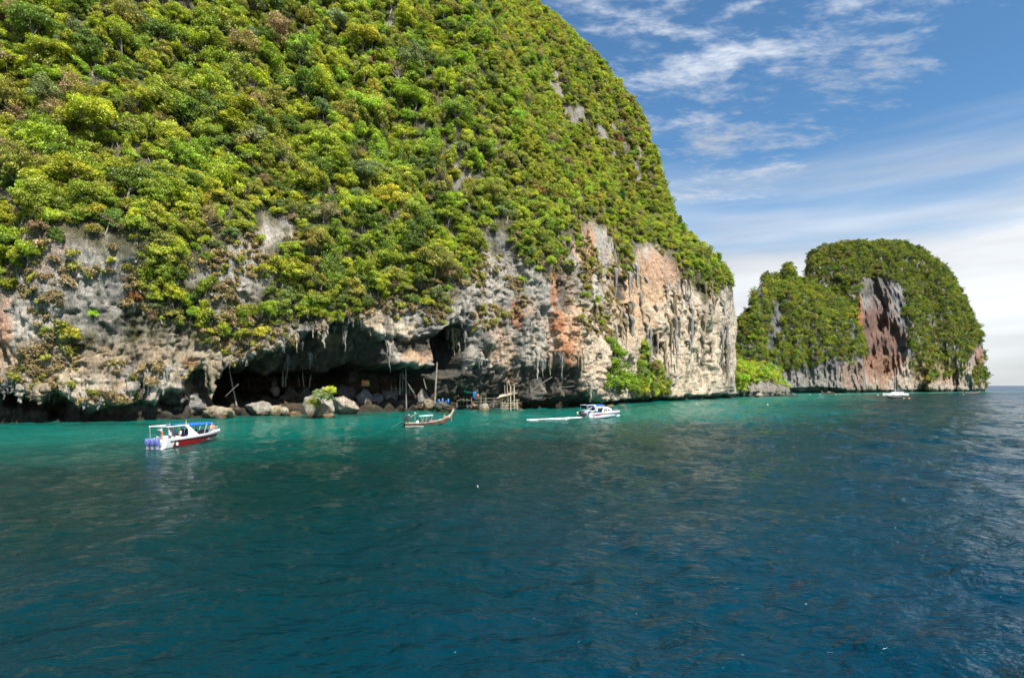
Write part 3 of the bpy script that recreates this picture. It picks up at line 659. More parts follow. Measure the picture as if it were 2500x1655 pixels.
def inst_coll(name, pairs, mat):
    col_ = bpy.data.collections.new(name)
    for i, (cm, tm) in enumerate(pairs):
        c2 = cm.copy(); c2.materials.clear(); c2.materials.append(mat)
        n0 = len(c2.vertices)
        if tm is not None:
            c2.materials.append(M_BARK); bm = bmesh.new(); bm.from_mesh(c2)
            nf = len(bm.faces); bm.from_mesh(tm); bm.faces.ensure_lookup_table()
            for f in bm.faces[nf:]: f.material_index = 1
            bm.to_mesh(c2); bm.free()
        o = bpy.data.objects.new('%s_%02d' % (name, i), c2); col_.objects.link(o)
    return col_
def scatter(name, pos, scl, rz, tilt, idx, tint, coll, label):
    me = bpy.data.meshes.new(name); pos = np.asarray(pos, np.float32)
    me.vertices.add(len(pos)); me.vertices.foreach_set('co', pos.ravel()); me.update()
    rv = np.random.default_rng(len(pos)); vflt(me, 'size', np.asarray(scl)[:, None] * (.75 + .55 * rv.random((len(pos), 3))), 'FLOAT_VECTOR'); vflt(me, 'pick', idx, 'INT'); vcol(me, 'tint', tint)
    vflt(me, 'turn', np.stack([tilt[:, 0], tilt[:, 1], rz], -1), 'FLOAT_VECTOR')
    o = link(bpy.data.objects.new(name, me)); tag(o, label, None, None, 'stuff')
    g = bpy.data.node_groups.new(name, 'GeometryNodeTree')
    g.interface.new_socket('Geometry', in_out='INPUT', socket_type='NodeSocketGeometry'); g.interface.new_socket('Geometry', in_out='OUTPUT', socket_type='NodeSocketGeometry')
    gi, go = g.nodes.new('NodeGroupInput'), g.nodes.new('NodeGroupOutput')
    ip = g.nodes.new('GeometryNodeInstanceOnPoints'); ci = g.nodes.new('GeometryNodeCollectionInfo')
    ci.inputs['Collection'].default_value = coll; ci.inputs['Separate Children'].default_value = True; ci.inputs['Reset Children'].default_value = True
    ip.inputs['Pick Instance'].default_value = True
    def na(nm, dt):
        n = g.nodes.new('GeometryNodeInputNamedAttribute'); n.data_type = dt; n.inputs['Name'].default_value = nm; return n.outputs['Attribute']
    g.links.new(gi.outputs[0], ip.inputs['Points']); g.links.new(ci.outputs[0], ip.inputs['Instance'])
    g.links.new(na('pick', 'INT'), ip.inputs['Instance Index']); g.links.new(na('size', 'FLOAT_VECTOR'), ip.inputs['Scale'])
    e2r = g.nodes.new('FunctionNodeEulerToRotation'); g.links.new(na('turn', 'FLOAT_VECTOR'), e2r.inputs[0]); g.links.new(e2r.outputs[0], ip.inputs['Rotation'])
    g.links.new(ip.outputs[0], go.inputs[0])
    md = o.modifiers.new('scatter', 'NODES'); md.node_group = g
    return o
# leaf colours (as the leaves have them)
TONES = {'yellow-green': (.55, .60, .05), 'fresh green': (.40, .50, .045), 'deep green': (.19, .28, .04), 'bright lime': (.38, .56, .045), 'olive': (.42, .42, .075),
         'grey-green': (.28, .35, .13), 'straw-brown': (.42, .32, .16), 'rusty': (.40, .20, .06)}
TN = list(TONES); TC = np.array([TONES[k] for k in TN])
def pick_tones(rng, px, py, dry):
    base = np.array([.30, .30, .12, .07, .14, .06, .022, .004]); out = np.empty(len(px), int)
    f = [np.exp(1.5 * noise3(px / 95 + 7.3 * k, py / 95, 1.7 * k)) for k in range(8)]      # species grow in patches
    for i in range(len(px)):
        p = base * np.array([f[k][i] for k in range(8)])
        if px[i] > 1200 and py[i] < 520: p = p * np.array([1.3, .8, .5, .25, 2.4, .2, 1.3, 1.8])
        if 850 < px[i] < 1350 and 150 < py[i] < 620: p = p * np.array([.8, 1.3, 1.2, 1.7, .7, 1.0, .6, .6])
        if dry[i] > rng.random(): p = p * np.array([1, .3, .1, .3, 1.2, .6, 9, 1])
        out[i] = rng.choice(8, p=p / p.sum())
    return out
# ---- where trees stand on the main island
rngT = np.random.default_rng(77)
du = np.linalg.norm(P1[1:, :-1] - P1[:-1, :-1], axis=-1); dv = np.linalg.norm(P1[:-1, 1:] - P1[:-1, :-1], axis=-1)
area = (du * dv); area = np.minimum(area, 6.0)
frame = (PX1[:-1, :-1] > -170) & (PX1[:-1, :-1] < 1830) & (PY1[:-1, :-1] > -170) & (P1[:-1, :-1, 1] > 60) & (Hg[:-1, :-1] > 2.2) & front[:-1, :-1]
open_ = DEP[:-1, :-1] < 1.6
W_all = area * frame * open_
CVc = CV[:-1, :-1]; patchy = fbm(Sg / 11, Hg / 11, 31.0, 3)[:-1, :-1]
def darts(weight, n_try, rad_fn, rng):
    pw = weight.ravel() / weight.sum(); cell = rng.choice(len(pw), n_try, p=pw)
    i, j = np.unravel_index(cell, weight.shape); a, b = rng.random(n_try), rng.random(n_try)
    P = P1[i, j] * ((1 - a) * (1 - b))[:, None] + P1[i + 1, j] * (a * (1 - b))[:, None] + P1[i, j + 1] * ((1 - a) * b)[:, None] + P1[i + 1, j + 1] * (a * b)[:, None]
    rad = rad_fn(i, j); grid = {}; keep = []; g = 4.0
    for k in range(n_try):
        p, r = P[k], rad[k]; key = tuple((p // g).astype(int)); ok = True
        for dx in (-1, 0, 1):
            for dy in (-1, 0, 1):
                for dz in (-1, 0, 1):
                    for q, rq in grid.get((key[0] + dx, key[1] + dy, key[2] + dz), ()):
                        if (p[0] - q[0]) ** 2 + (p[1] - q[1]) ** 2 + (p[2] - q[2]) ** 2 < (0.5 * (r + rq)) ** 2: ok = False; break
                    if not ok: break
                if not ok: break
            if not ok: break
        if ok: grid.setdefault(key, []).append((p, r)); keep.append(k)
    keep = np.array(keep); return P[keep], i[keep], j[keep]
w_tree = W_all * ss(0.50, 0.95, CVc + 0.28 * patchy) * (CVc > 0.3)
tp, ti, tj = darts(w_tree, 15000, lambda i, j: (2.4 + 1.1 * rngT.random(len(i))) * (1 - .3 * ss(1100, 1350, PX1[i, j])), rngT)
w_shr = W_all * (CVc > 0.06) * np.clip(CVc, 0, .75) * ss(-0.1, 0.5, CVc - 0.35 + 0.55 * patchy) * (PY1[:-1, :-1] > 430)
sp, si, sj = darts(w_shr, 1700, lambda i, j: 1.5 + 0.6 * rngT.random(len(i)), rngT)
w_un = W_all * ss(0.45, 0.9, CVc + 0.25 * patchy)
up, ui, uj = darts(w_un, 18000, lambda i, j: 1.4 + 0.4 * rngT.random(len(i)), rngT)
dryz = lambda px, py: np.clip(1 - ((px - 230) / 380) ** 2 - ((py - 880) / 120) ** 2, 0, .9) * (py < 1000)
w_dg = W_all * np.clip(dryz(PX1, PY1)[:-1, :-1] * 1.2 + 0.35 * ((CVc > 0.1) & (CVc < .7)), 0, 1) * ss(-0.1, 0.4, patchy) * (PY1[:-1, :-1] > 520) * (PX1[:-1, :-1] < 1520)
gp, gi_, gj = darts(w_dg, 2600, lambda i, j: 0.8 + 0.4 * rngT.random(len(i)), rngT)
outv = np.stack([OUT[:, 0], OUT[:, 1], np.zeros(nS)], -1)
def lean(i, amt, rng):                                 # tilt towards the open side
    o = OUT[i]; k = amt * (0.5 + rng.random(len(i))); return np.stack([-o[:, 1] * k, o[:, 0] * k], -1)
tpx, tpy = proj(tp)
size = (0.66 + 0.95 * rngT.random(len(tp)) ** 1.9) * (0.55 + 0.45 * ss(0.4, 0.9, CV[ti, tj])) * (1 - 0.38 * ss(1050, 1350, tpx + .3 * (500 - tpy)))
kp = np.array([.22, .18, .14, .26, .12, .08])
tk = rngT.choice(6, len(tp), p=kp)
cur = (tpx > 800) & (tpx < 1450) & (tpy > 380) & (tpy < 700) & (rngT.random(len(tp)) < 0.38); tk[cur] = 4
tone = pick_tones(rngT, tpx, tpy, dryz(tpx, tpy)); tone[tk == 5] = rngT.choice([6, 4, 5], (tk == 5).sum(), p=[.55, .3, .15])
show = size / tp[:, 1] * ((tpx > 5) & (tpx < 1800) & (tpy > -15) & (tpy < 1000))
order = np.argsort(-show); ind = order[:295]; rest = np.setdiff1d(np.arange(len(tp)), ind)
jit_c = lambda c, rng: c * (0.82 + 0.36 * rng.random((len(c), 1))) * (1 + 0.06 * rng.normal(size=(len(c), 3)))
def zone(px, py):
    xs = ('over low sea caves' if px < 210 else 'above red-sided speedboat' if px < 540 else 'above cave mouth' if px < 900 else 'above longtail boat' if px < 1110
          else 'above bamboo platform' if px < 1290 else 'above orange wall' if px < 1480 else 'by hill skyline')
    ys = ('at picture top' if py < 70 else 'very high' if py < 190 else 'high up' if py < 310 else 'halfway up' if py < 430 else 'low down' if py < 560 else 'over bare rock' if py < 690 else 'on rock face')
    return ys + ' ' + xs
FORM = {'round': 'domed tree', 'broad': 'flat-topped tree', 'tall': 'tall narrow tree', 'loose': 'open-crowned tree', 'curtain': 'vine-draped tree', 'dry': 'sparse twiggy tree', 'shrub': 'shrub', 'tuft': 'tuft'}
ORD = ['', 'second', 'third', 'fourth', 'fifth', 'sixth', 'seventh', 'eighth', 'ninth', 'tenth', 'eleventh', 'twelfth', 'thirteenth', 'fourteenth', 'fifteenth', 'sixteenth', 'seventeenth', 'eighteenth']
def label_all(items):
    """items: (object, stem label, px). Alike stems are counted from the open-sea side."""
    by = {}
    for it in items: by.setdefault(it[1], []).append(it)
    for st, v in by.items():
        v.sort(key=lambda it: -it[2])
        for k, it in enumerate(v):
            it[0]['label'] = st if len(v) == 1 else st + (', nearest the open sea' if k == 0 else ', %s from open sea' % (ORD[k] if k < 18 else 'one further'))
items = []
def place(name, kind, var, P, sc, rz, tilt, tint, stem_, cat, group, px):
    cm, tm = PROTO[kind][var % len(PROTO[kind])]
    r = empty(name, P, rz); r.rotation_euler = (tilt[0], tilt[1], rz); r.scale = (sc * random.uniform(.78, 1.28), sc * random.uniform(.78, 1.28), sc * random.uniform(.72, 1.3))
    for nm, d in (('trunk' if kind != 'shrub' else 'stem', tm), ('crown', cm)):
        o = bpy.data.objects.new(nm, d); C.objects.link(o); o.parent = r; o.color = (*tint, 1)
    r['category'] = cat; r['group'] = group; items.append((r, stem_, px)); return r
tl = lean(ti, 0.22, rngT); tcol = jit_c(TC[tone], rngT); trz = rngT.random(len(tp)) * 6.283
SZ = lambda s: 'large ' if s > 1.2 else 'small ' if s < 0.75 else ''
for n in ind:
    k = KINDS[tk[n]]
    place('hillside_tree', k, int(n) % 3, tp[n], float(size[n]), float(trz[n]), tl[n], np.clip(tcol[n], 0, 1), SZ(size[n]) + TN[tone[n]] + ' ' + FORM[k] + ' ' + zone(tpx[n], tpy[n]), 'tree', 'trees on the wooded cliff slope', tpx[n])
label_all(items); items = []
flat_list = [p for k in KINDS for p in PROTO[k]]; base_i = {}; c_ = 0
for k in KINDS: base_i[k] = c_; c_ += len(PROTO[k])
def gidx(ks, rng): return np.array([base_i[KINDS[k]] + rng.integers(len(PROTO[KINDS[k]])) for k in ks], np.int32)
COLL = inst_coll('wood', flat_list, M_LEAF_I)
scatter('wooded_slope', tp[rest], size[rest], trz[rest], tl[rest], gidx(tk[rest], rngT), np.clip(tcol[rest], 0, 1), COLL, 'dense green trees covering the upper cliff slope')
upx, upy = proj(up); ut = pick_tones(rngT, upx, upy, dryz(upx, upy)); usz = (0.75 + 0.6 * rngT.random(len(up))) * (0.6 + 0.4 * CV[ui, uj])
scatter('undergrowth', up, usz, rngT.random(len(up)) * 6.28, lean(ui, 0.5, rngT), gidx(np.full(len(up), 6), rngT), np.clip(jit_c(TC[ut], rngT) * 0.85, 0, 1), COLL, 'low scrub growing between the hillside trees')
spx, spy = proj(sp); stn = pick_tones(rngT, spx, spy, dryz(spx, spy)); ssz = 0.55 + 0.75 * rngT.random(len(sp)); srz = rngT.random(len(sp)) * 6.28; stl = lean(si, 0.6, rngT)
sk = np.where((rngT.random(len(sp)) < 0.3) & (CV[si, sj] > .35), rngT.choice([0, 3, 1], len(sp)), 6); scol = jit_c(TC[stn], rngT)
sshow = ssz / sp[:, 1] * ((spx > 5) & (spx < 1800) & (spy > 0)); sord = np.argsort(-sshow)[:290]
for n in sord:
    k = KINDS[sk[n]]; s_ = float(ssz[n]) * (1.0 if k == 'shrub' else 0.55)
    place('cliff_shrub', k, int(n) % 3, sp[n], s_, float(srz[n]), stl[n], np.clip(scol[n], 0, 1), ('big ' if ssz[n] > 1.05 else 'little ' if ssz[n] < .75 else '') + TN[stn[n]] + (' shrub ' if k == 'shrub' else ' sapling ') + zone(spx[n], spy[n]), 'shrub', 'shrubs rooted in the bare cliff', spx[n])
label_all(items); items = []
gpx, gpy = proj(gp); gt = np.where(rngT.random((len(gp), 1)) < 0.75, TC[6], TC[4]) * (0.75 + 0.5 * rngT.random((len(gp), 1)))
scatter('dry_grass', gp, 0.6 + 0.6 * rngT.random(len(gp)), rngT.random(len(gp)) * 6.28, lean(gi_, 0.8, rngT), gidx(np.full(len(gp), 7), rngT), gt, COLL, 'straw-coloured dry grass tufts clinging to the lower cliff')
# bright creeper bush over the rock by the nose of the cliff
# ---- far island woods
FP = {k: [tree_proto(k, 500 + 10 * i + j, 0.32) for j in range(2)] for i, k in enumerate(['round', 'broad', 'loose', 'shrub'])}
FCOLL = inst_coll('far_wood', [(p[0], None) for k in FP for p in FP[k]], M_LEAF_I)
def far_wood(name, SW, dens, n_try, rad, tones, p_t, smin, smax, seed, label, kinds=(0, 1, 2)):
    P, Fc, px, py, dep, T, sd_ = SW; rng = np.random.default_rng(seed)
    d1 = np.linalg.norm(P[1:, :-1] - P[:-1, :-1], axis=-1) * np.linalg.norm(P[:-1, 1:] - P[:-1, :-1], axis=-1)
    pxx, pyy = proj(P); W_ = d1 * dens(pxx, pyy, T, P)[:-1, :-1] * (T[:-1, :-1] < 2.05); pw = W_.ravel() / W_.sum()
    cell = rng.choice(len(pw), n_try, p=pw); i, j = np.unravel_index(cell, W_.shape); Q = P[i, j] + (P[i + 1, j] - P[i, j]) * rng.random((n_try, 1)) + (P[i, j + 1] - P[i, j]) * rng.random((n_try, 1))
    grid = {}; keep = []
    for k in range(n_try):
        key = tuple((Q[k] // rad).astype(int))
        if all(((Q[k] - q) ** 2).sum() > rad * rad for dx in (-1, 0, 1) for dy in (-1, 0, 1) for dz in (-1, 0, 1) for q in grid.get((key[0] + dx, key[1] + dy, key[2] + dz), ())):
            grid.setdefault(key, []).append(Q[k]); keep.append(k)
    Q = Q[keep]; n = len(Q); tn = rng.choice(8, n, p=np.array(p_t) / sum(p_t)); kk = rng.choice(kinds, n)
    idx = kk * 2 + rng.integers(2, size=n)
    scatter(name, Q, smin + (smax - smin) * rng.random(n) ** 1.4, rng.random(n) * 6.28, rng.normal(size=(n, 2)) * .12, idx, np.clip(jit_c(TC[tn], rng) * tones, 0, 1), FCOLL, label)
def dens_dome(px, py, T, P):
    n = fbm(P[..., 0] / 20, P[..., 1] / 20, P[..., 2] / 20, 3)
    low = np.interp(px, [1955, 2060, 2095, 2100, 2205, 2215, 2240, 2300, 2360, 2390, 2405], [880, 880, 830, 690, 690, 840, 900, 890, 880, 830, 820])
    d = 1 - ss(-14, 14, py - low + 18 * n)
    d *= 1 - (1 - ss(0.8, 1.15, np.sqrt(((px - 2150) / 56) ** 2 + ((py - 800) / 108) ** 2)))
    d *= 1 - 0.9 * (1 - ss(0.7, 1.2, np.sqrt(((px - 2135) / 26) ** 2 + ((py - 705) / 24) ** 2)))
    d = np.maximum(d, 1.0 * (1 - ss(0.8, 1.1, np.sqrt(((px - 2388) / 16) ** 2 + ((py - 925) / 26) ** 2))))
    d = np.maximum(d, 0.35 * (py > 860) * (py < 940) * (px > 2220) * (n > 0.1))
    return d * np.where(n < -0.62, 0.1, 1)
far_wood('dome_wood', DOME, dens_dome, 16000, 2.7, 0.62, [.20, .25, .26, .06, .2, .02, .02, 0], 0.75, 1.5, 5, 'dark green trees covering the distant domed island', kinds=(0, 2))
def dens_mass(px, py, T, P):
    n = fbm(P[..., 0] / 16, P[..., 1] / 16, P[..., 2] / 16, 3)
    low = np.interp(px, [1790, 1840, 1900, 1940, 2000, 2060, 2115], [960, 930, 905, 900, 895, 880, 870])
    d = 1 - ss(-12, 12, py - low + 16 * n)
    for x, y, rx, ry in [(1895, 790, 20, 56), (1852, 705, 14, 44), (1880, 850, 16, 26), (1832, 770, 8, 22), (2085, 800, 9, 60)]:
        d *= 1 - (1 - ss(0.7, 1.2, np.sqrt(((px - x) / rx) ** 2 + ((py - y) / ry) ** 2)))
    return d * np.where(n < -0.62, 0.1, 1)
far_wood('spur_wood', MASSIF, dens_mass, 11000, 2.6, 0.70, [.22, .30, .2, .08, .15, .03, .02, 0], 0.7, 1.35, 6, 'green trees covering the spur before the domed island', kinds=(0, 2))
def dens_low(px, py, T, P):
    n = fbm(P[..., 0] / 8, P[..., 1] / 8, P[..., 2] / 8, 3)
    low = np.interp(px, [1775, 1815, 1830, 1870, 1905, 1938], [952, 955, 936, 930, 936, 950])
    return (1 - ss(-6, 6, py - low + 8 * n)) * (T > 0.5)
far_wood('headland_bushes', LOW, dens_low, 2600, 1.7, 1.0, [.45, .15, .0, .4, .05, .0, .0, 0], 0.75, 1.35, 8, 'bright lime bushes massed on the low headland', kinds=(3, 0))
# ------------------------------------------------------------------ mesh builder for made things
class MB:
    def __init__(s): s.v, s.f = [], []
    def add(s, V, Fs):
        o = len(s.v); s.v += [tuple(map(float, p)) for p in V]; s.f += [tuple(i + o for i in f) for f in Fs]; return s
    def box(s, c, d, rot=None, taper=1.0):
        x, y, z = (k / 2 for k in d); P = []
        for sz in (-1, 1):
            k = 1.0 if sz < 0 else taper
            for sx, sy in ((-1, -1), (1, -1), (1, 1), (-1, 1)): P.append(Vector((sx * x * k, sy * y * k, sz * z)))
        if rot is not None: P = [rot @ p for p in P]
        return s.add([p + Vector(c) for p in P], [(3, 2, 1, 0), (4, 5, 6, 7), (0, 1, 5, 4), (1, 2, 6, 5), (2, 3, 7, 6), (3, 0, 4, 7)])
    def tube(s, pts, r, n=8, cap=True):
        pts = [np.array(p, float) for p in pts]; rr_ = r if hasattr(r, '__len__') else [r] * len(pts)
        V, Fc = tube_np(pts, rr_, n); Fc = [tuple(map(int, f)) for f in Fc]
        if cap: m_ = (len(pts) - 1) * n; Fc += [tuple(range(n))[::-1], tuple(range(m_, m_ + n))]
        return s.add(V, Fc)
    def loft(s, secs, close=False, cap0=False, cap1=False):
        n = len(secs[0]); V = [p for q in secs for p in q]; Fs = []
        for i in range(len(secs) - 1):
            for k in range(n if close else n - 1):
                a, b = i * n + k, i * n + (k + 1) % n; Fs.append((a, b, b + n, a + n))
        if cap0: Fs.append(tuple(range(n))[::-1])
        if cap1: Fs.append(tuple(range((len(secs) - 1) * n, len(secs) * n)))
        return s.add(V, Fs)
    def lathe(s, prof, n=12, c=(0, 0, 0), sx=1.0, sy=1.0):
        secs = [[(c[0] + r * sx * math.cos(2 * math.pi * k / n), c[1] + r * sy * math.sin(2 * math.pi * k / n), c[2] + z) for k in range(n)] for r, z in prof]
        return s.loft(secs, True, True, True)
    def sheet(s, quad, th):
        a, b, c, d = (Vector(q) for q in quad); n = (b - a).cross(d - a).normalized() * th
        return s.add([a, b, c, d, a + n, b + n, c + n, d + n], [(3, 2, 1, 0), (4, 5, 6, 7), (0, 1, 5, 4), (1, 2, 6, 5), (2, 3, 7, 6), (3, 0, 4, 7)])
    def build(s, name, mat, parent=None, smooth=False, bevel=0.0):
        me = bpy.data.meshes.new(name); me.from_pydata(s.v, [], s.f); me.update(); bm = bmesh.new(); bm.from_mesh(me)
        if bevel: bmesh.ops.bevel(bm, geom=list(bm.edges), offset=bevel, segments=1, affect='EDGES', clamp_overlap=True)
        bmesh.ops.recalc_face_normals(bm, faces=bm.faces); bm.to_mesh(me); bm.free()
        if smooth:
            me.polygons.foreach_set('use_smooth', np.ones(len(me.polygons), bool)); me.update()
            try: me.set_sharp_from_angle(angle=R(45))
            except Exception: pass
        me.materials.append(mat); return link(bpy.data.objects.new(name, me), parent)
okv = SA <= arc[i_tip]
def wallD(px): return float(np.interp((px - CX) / F, (BB[okv, 0] / np.maximum(BB[okv, 1], 60))[BB[okv, 1] > 60], BB[okv, 1][BB[okv, 1] > 60]))
_vp = (PX1 > -50) & (PX1 < 1830) & (P1[..., 1] > 60) & front; _vx, _vy, _vd = PX1[_vp], PY1[_vp], P1[..., 1][_vp]
def surfD(x, y):
    q = (np.abs(_vx - x) < 6) & (np.abs(_vy - y) < 6); return float(np.min(_vd[q])) if q.any() else wallD(x)
WOOD = simple('weathered_bamboo', (.46, .38, .27), .8, var=.35, vscale=2.5); GREYWOOD = simple('grey_timber', (.22, .20, .165), .85, var=.3, vscale=2.5)

# ------------------------------------------------------------------ stalactites: pendants of the cliff itself
def stalactite(x, y0, y1, wpx, D, tint, seed, lean_=0.0):
    r = np.random.default_rng(seed); a = unproj(x, y0, D); b_ = unproj(x + lean_, y1, D); rad = max(wpx * D / F / 2, .12); n = 9; m_ = 12
    V = []; Fc = []
    top = a + Vector((NIN[0] * 1.2, NIN[1] * 1.2, 1.4))
    pts = [top] + [a.lerp(b_, t) for t in np.linspace(0, 1, m_ - 1)]
    for i, p in enumerate(pts):
        t = i / (m_ - 1); rd = rad * (1.25 if i == 0 else 1) * (1 - 0.86 * t ** .9) * (1 + .35 * r.normal() * .6); p = p + Vector((r.normal(), r.normal(), 0)) * rad * .16
        for k in range(n):
            q = 2 * math.pi * k / n; rk = max(rd * (1 + .22 * r.normal()), .03); V.append((p.x + rk * math.cos(q), p.y + rk * math.sin(q), p.z + .1 * rad * r.normal()))
    for i in range(m_ - 1):
        for k in range(n): Fc.append((i * n + k, i * n + (k + 1) % n, (i + 1) * n + (k + 1) % n, (i + 1) * n + k))
    me = mesh_np('stalactite', V, Fc, M_ROCK); zz = np.array(V)[:, 2]; me.update()
    vcol(me, 'stain_shade', np.asarray(tint) * (0.8 + 0.4 * r.random((len(V), 1))))
    return link(bpy.data.objects.new('stalactite', me), cliff)
PALE, MIDG, DRKG, BUFF = (.52, .47, .39), (.34, .33, .30), (.20, .20, .19), (.48, .38, .26)
ST = [(791, 792, 850, 13, 1, PALE), (778, 795, 826, 16, 0, BUFF), (843, 800, 860, 6, 4, MIDG), (816, 798, 818, 6, 3, MIDG), (724, 826, 860, 6, 3, BUFF), (738, 836, 858, 4, 4, DRKG), (757, 866, 902, 6, 10, MIDG), (770, 868, 884, 4, 10, DRKG),
      (690, 846, 858, 6, 1, MIDG), (702, 870, 924, 5, 12, DRKG), (952, 838, 908, 10, 0, PALE), (964, 850, 884, 8, 1, MIDG), (1108, 806, 868, 16, 6, BUFF), (1122, 808, 884, 12, 6, BUFF), (1097, 808, 860, 11, 6, BUFF), (1136, 806, 850, 7, 6, MIDG), (1128, 850, 880, 8, 5, BUFF),
      (1176, 868, 893, 7, -1, PALE), (1313, 858, 928, 11, -1, PALE), (1325, 880, 920, 7, 0, MIDG), (1343, 868, 916, 6, -1, BUFF), (1372, 872, 930, 5, 0, MIDG), (1420, 868, 925, 9, -1, BUFF), (1430, 905, 945, 8, -1, BUFF), (1442, 940, 982, 9, -1, PALE), (518, 895, 974, 22, -1, BUFF), (510, 940, 976, 12, -1, MIDG),
      (312, 915, 945, 10, -1, MIDG), (352, 900, 960, 9, -1, PALE), (362, 905, 978, 8, -1, PALE), (378, 920, 962, 10, -1, BUFF), (398, 935, 965, 7, -1, PALE), (320, 950, 985, 16, -1, PALE), (335, 930, 972, 8, -1, MIDG), (290, 960, 988, 10, -1, PALE), (408, 905, 940, 8, -1, MIDG), (425, 915, 950, 7, -1, BUFF),
      (95, 955, 988, 22, -1, BUFF), (50, 950, 985, 20, -1, PALE), (28, 930, 960, 12, -1, MIDG), (168, 950, 975, 9, -1, MIDG), (205, 975, 1000, 12, -1, PALE), (240, 978, 1002, 10, -1, MIDG), (10, 940, 975, 12, -1, DRKG), (120, 952, 978, 8, -1, MIDG),
      (55, 690, 730, 10, -.5, MIDG), (75, 690, 728, 8, -.5, PALE), (98, 685, 718, 6, -.5, PALE), (22, 755, 780, 12, -.5, MIDG), (905, 810, 822, 8, 0, BUFF), (1128, 782, 800, 10, 0, MIDG), (1010, 760, 775, 5, -.5, MIDG)]
for k, (x, y0, y1, wp, inn, tn) in enumerate(ST): stalactite(x, y0, y1, wp * 1.2, surfD(x, y0 - 2) + .3, tn, 900 + k)
for k, (x, y0, y1, wp, inn, tn) in enumerate(ST):
    for q, sg in ((0, -1), (1, 1)): stalactite(x + sg * wp * (.6 + .35 * ((k * 7 + q) % 5) / 5), y0 - 1, y0 + (y1 - y0) * (.35 + .4 * ((k * 3 + q * 2) % 7) / 7), wp * .8, surfD(x, y0 - 2) + .45, tuple(c * .85 for c in tn), 2000 + 2 * k + q)
rs = np.random.default_rng(42)
for k in range(64):                                           # drips down the pale wall and the nose
    x = 1500 + 285 * rs.random(); y0 = 640 + 190 * rs.random() + (x - 1500) * .18; ln = 30 + 90 * rs.random() ** 2
    stalactite(x, y0, min(y0 + ln, 955), 6 + 7 * rs.random(), min(surfD(x, y0), surfD(x, y0 + ln * .5)) + .9, (BUFF, MIDG, PALE, (.30, .24, .14))[rs.integers(4)], 1300 + k, rs.normal() * 2)
for k in range(46):                                           # fringe along the cave lips
    x = 545 + 395 * rs.random() if k < 30 else 1150 + 270 * rs.random(); ly = float(np.interp(x, [542, 570, 605, 648, 690, 738, 791, 829, 859, 890, 935, 1149, 1174, 1238, 1271, 1311, 1400], [908, 888, 868, 852, 837, 810, 791, 774, 777, 789, 818, 893, 879, 886, 888, 871, 868]))
    stalactite(x, ly - 2, ly + 6 + 20 * rs.random() ** 2, 4 + 5 * rs.random(), surfD(x, ly - 4) + .5, (MIDG, PALE, DRKG)[rs.integers(3)], 1500 + k, rs.normal())

# ------------------------------------------------------------------ boulders
def ico(sub):
    bm = bmesh.new(); bmesh.ops.create_icosphere(bm, subdivisions=sub, radius=1.0)
    v = np.array([p.co[:] for p in bm.verts]); f = np.array([[q.index for q in p.verts] for p in bm.faces]); bm.free(); return v, f
ICO = {4: ico(4), 5: ico(5)}
def boulder(x0, x1, y0, y1, D, label, tint=(.50, .44, .35), seed=0, facets=13, depth=0.8, tilt=(0, 0, 0), sub=4, name='boulder'):
    r = np.random.default_rng(seed); v, f = ICO[sub]; v = v.copy()
    for _ in range(facets):
        n = unit(r.normal(size=3)); h = .5 + .32 * r.random(); d = v @ n; v = v - np.clip(d - h, 0, None)[:, None] * n * .9
    v *= (1 + .13 * fbm(v[:, 0] * 1.4 + seed, v[:, 1] * 1.4, v[:, 2] * 1.4, 2) + .07 * ridged(v[:, 0] * 4 + seed, v[:, 1] * 4, v[:, 2] * 4, 3) - .10 * ss(.55, .9, ridged(v[:, 0] * 2 + seed, v[:, 1] * 2, v[:, 2] * 2, 2)))[:, None]
    a, b_ = unproj(x0, y1, D), unproj(x1, y0, D); wd_, ht = b_.x - a.x, b_.z - a.z
    mn, mx = v.min(0), v.max(0); v = (v - (mn + mx) / 2) / (mx - mn)
    v = v * np.array([wd_, wd_ * depth, ht + 0.8]); M_ = np.array(Matrix.Rotation(tilt[1], 3, 'Y')); v = v @ M_.T
    v[:, 2] += ht / 2 - .4
    me = mesh_np(name, v, f, M_ROCK)
    base = Vector(((a.x + b_.x) / 2, D + wd_ * depth * .35, a.z))
    c = np.asarray(tint) * (1 + .25 * fbm(v[:, 0] / 1.2, v[:, 1] / 1.2, v[:, 2] / 1.2, 3))[:, None]; wz = v[:, 2] + base.z
    c = c + (np.array([.16, .11, .055]) - c) * (.8 * (1 - ss(.5, 1.5, wz + .4 * fbm(v[:, 0], v[:, 1], v[:, 2], 2))))[:, None]
    vcol(me, 'stain_shade', np.clip(c, .02, 1)); o = link(bpy.data.objects.new(name, me)); o.location = base
    return tag(o, label, 'rock', 'boulders at the foot of the cliff')
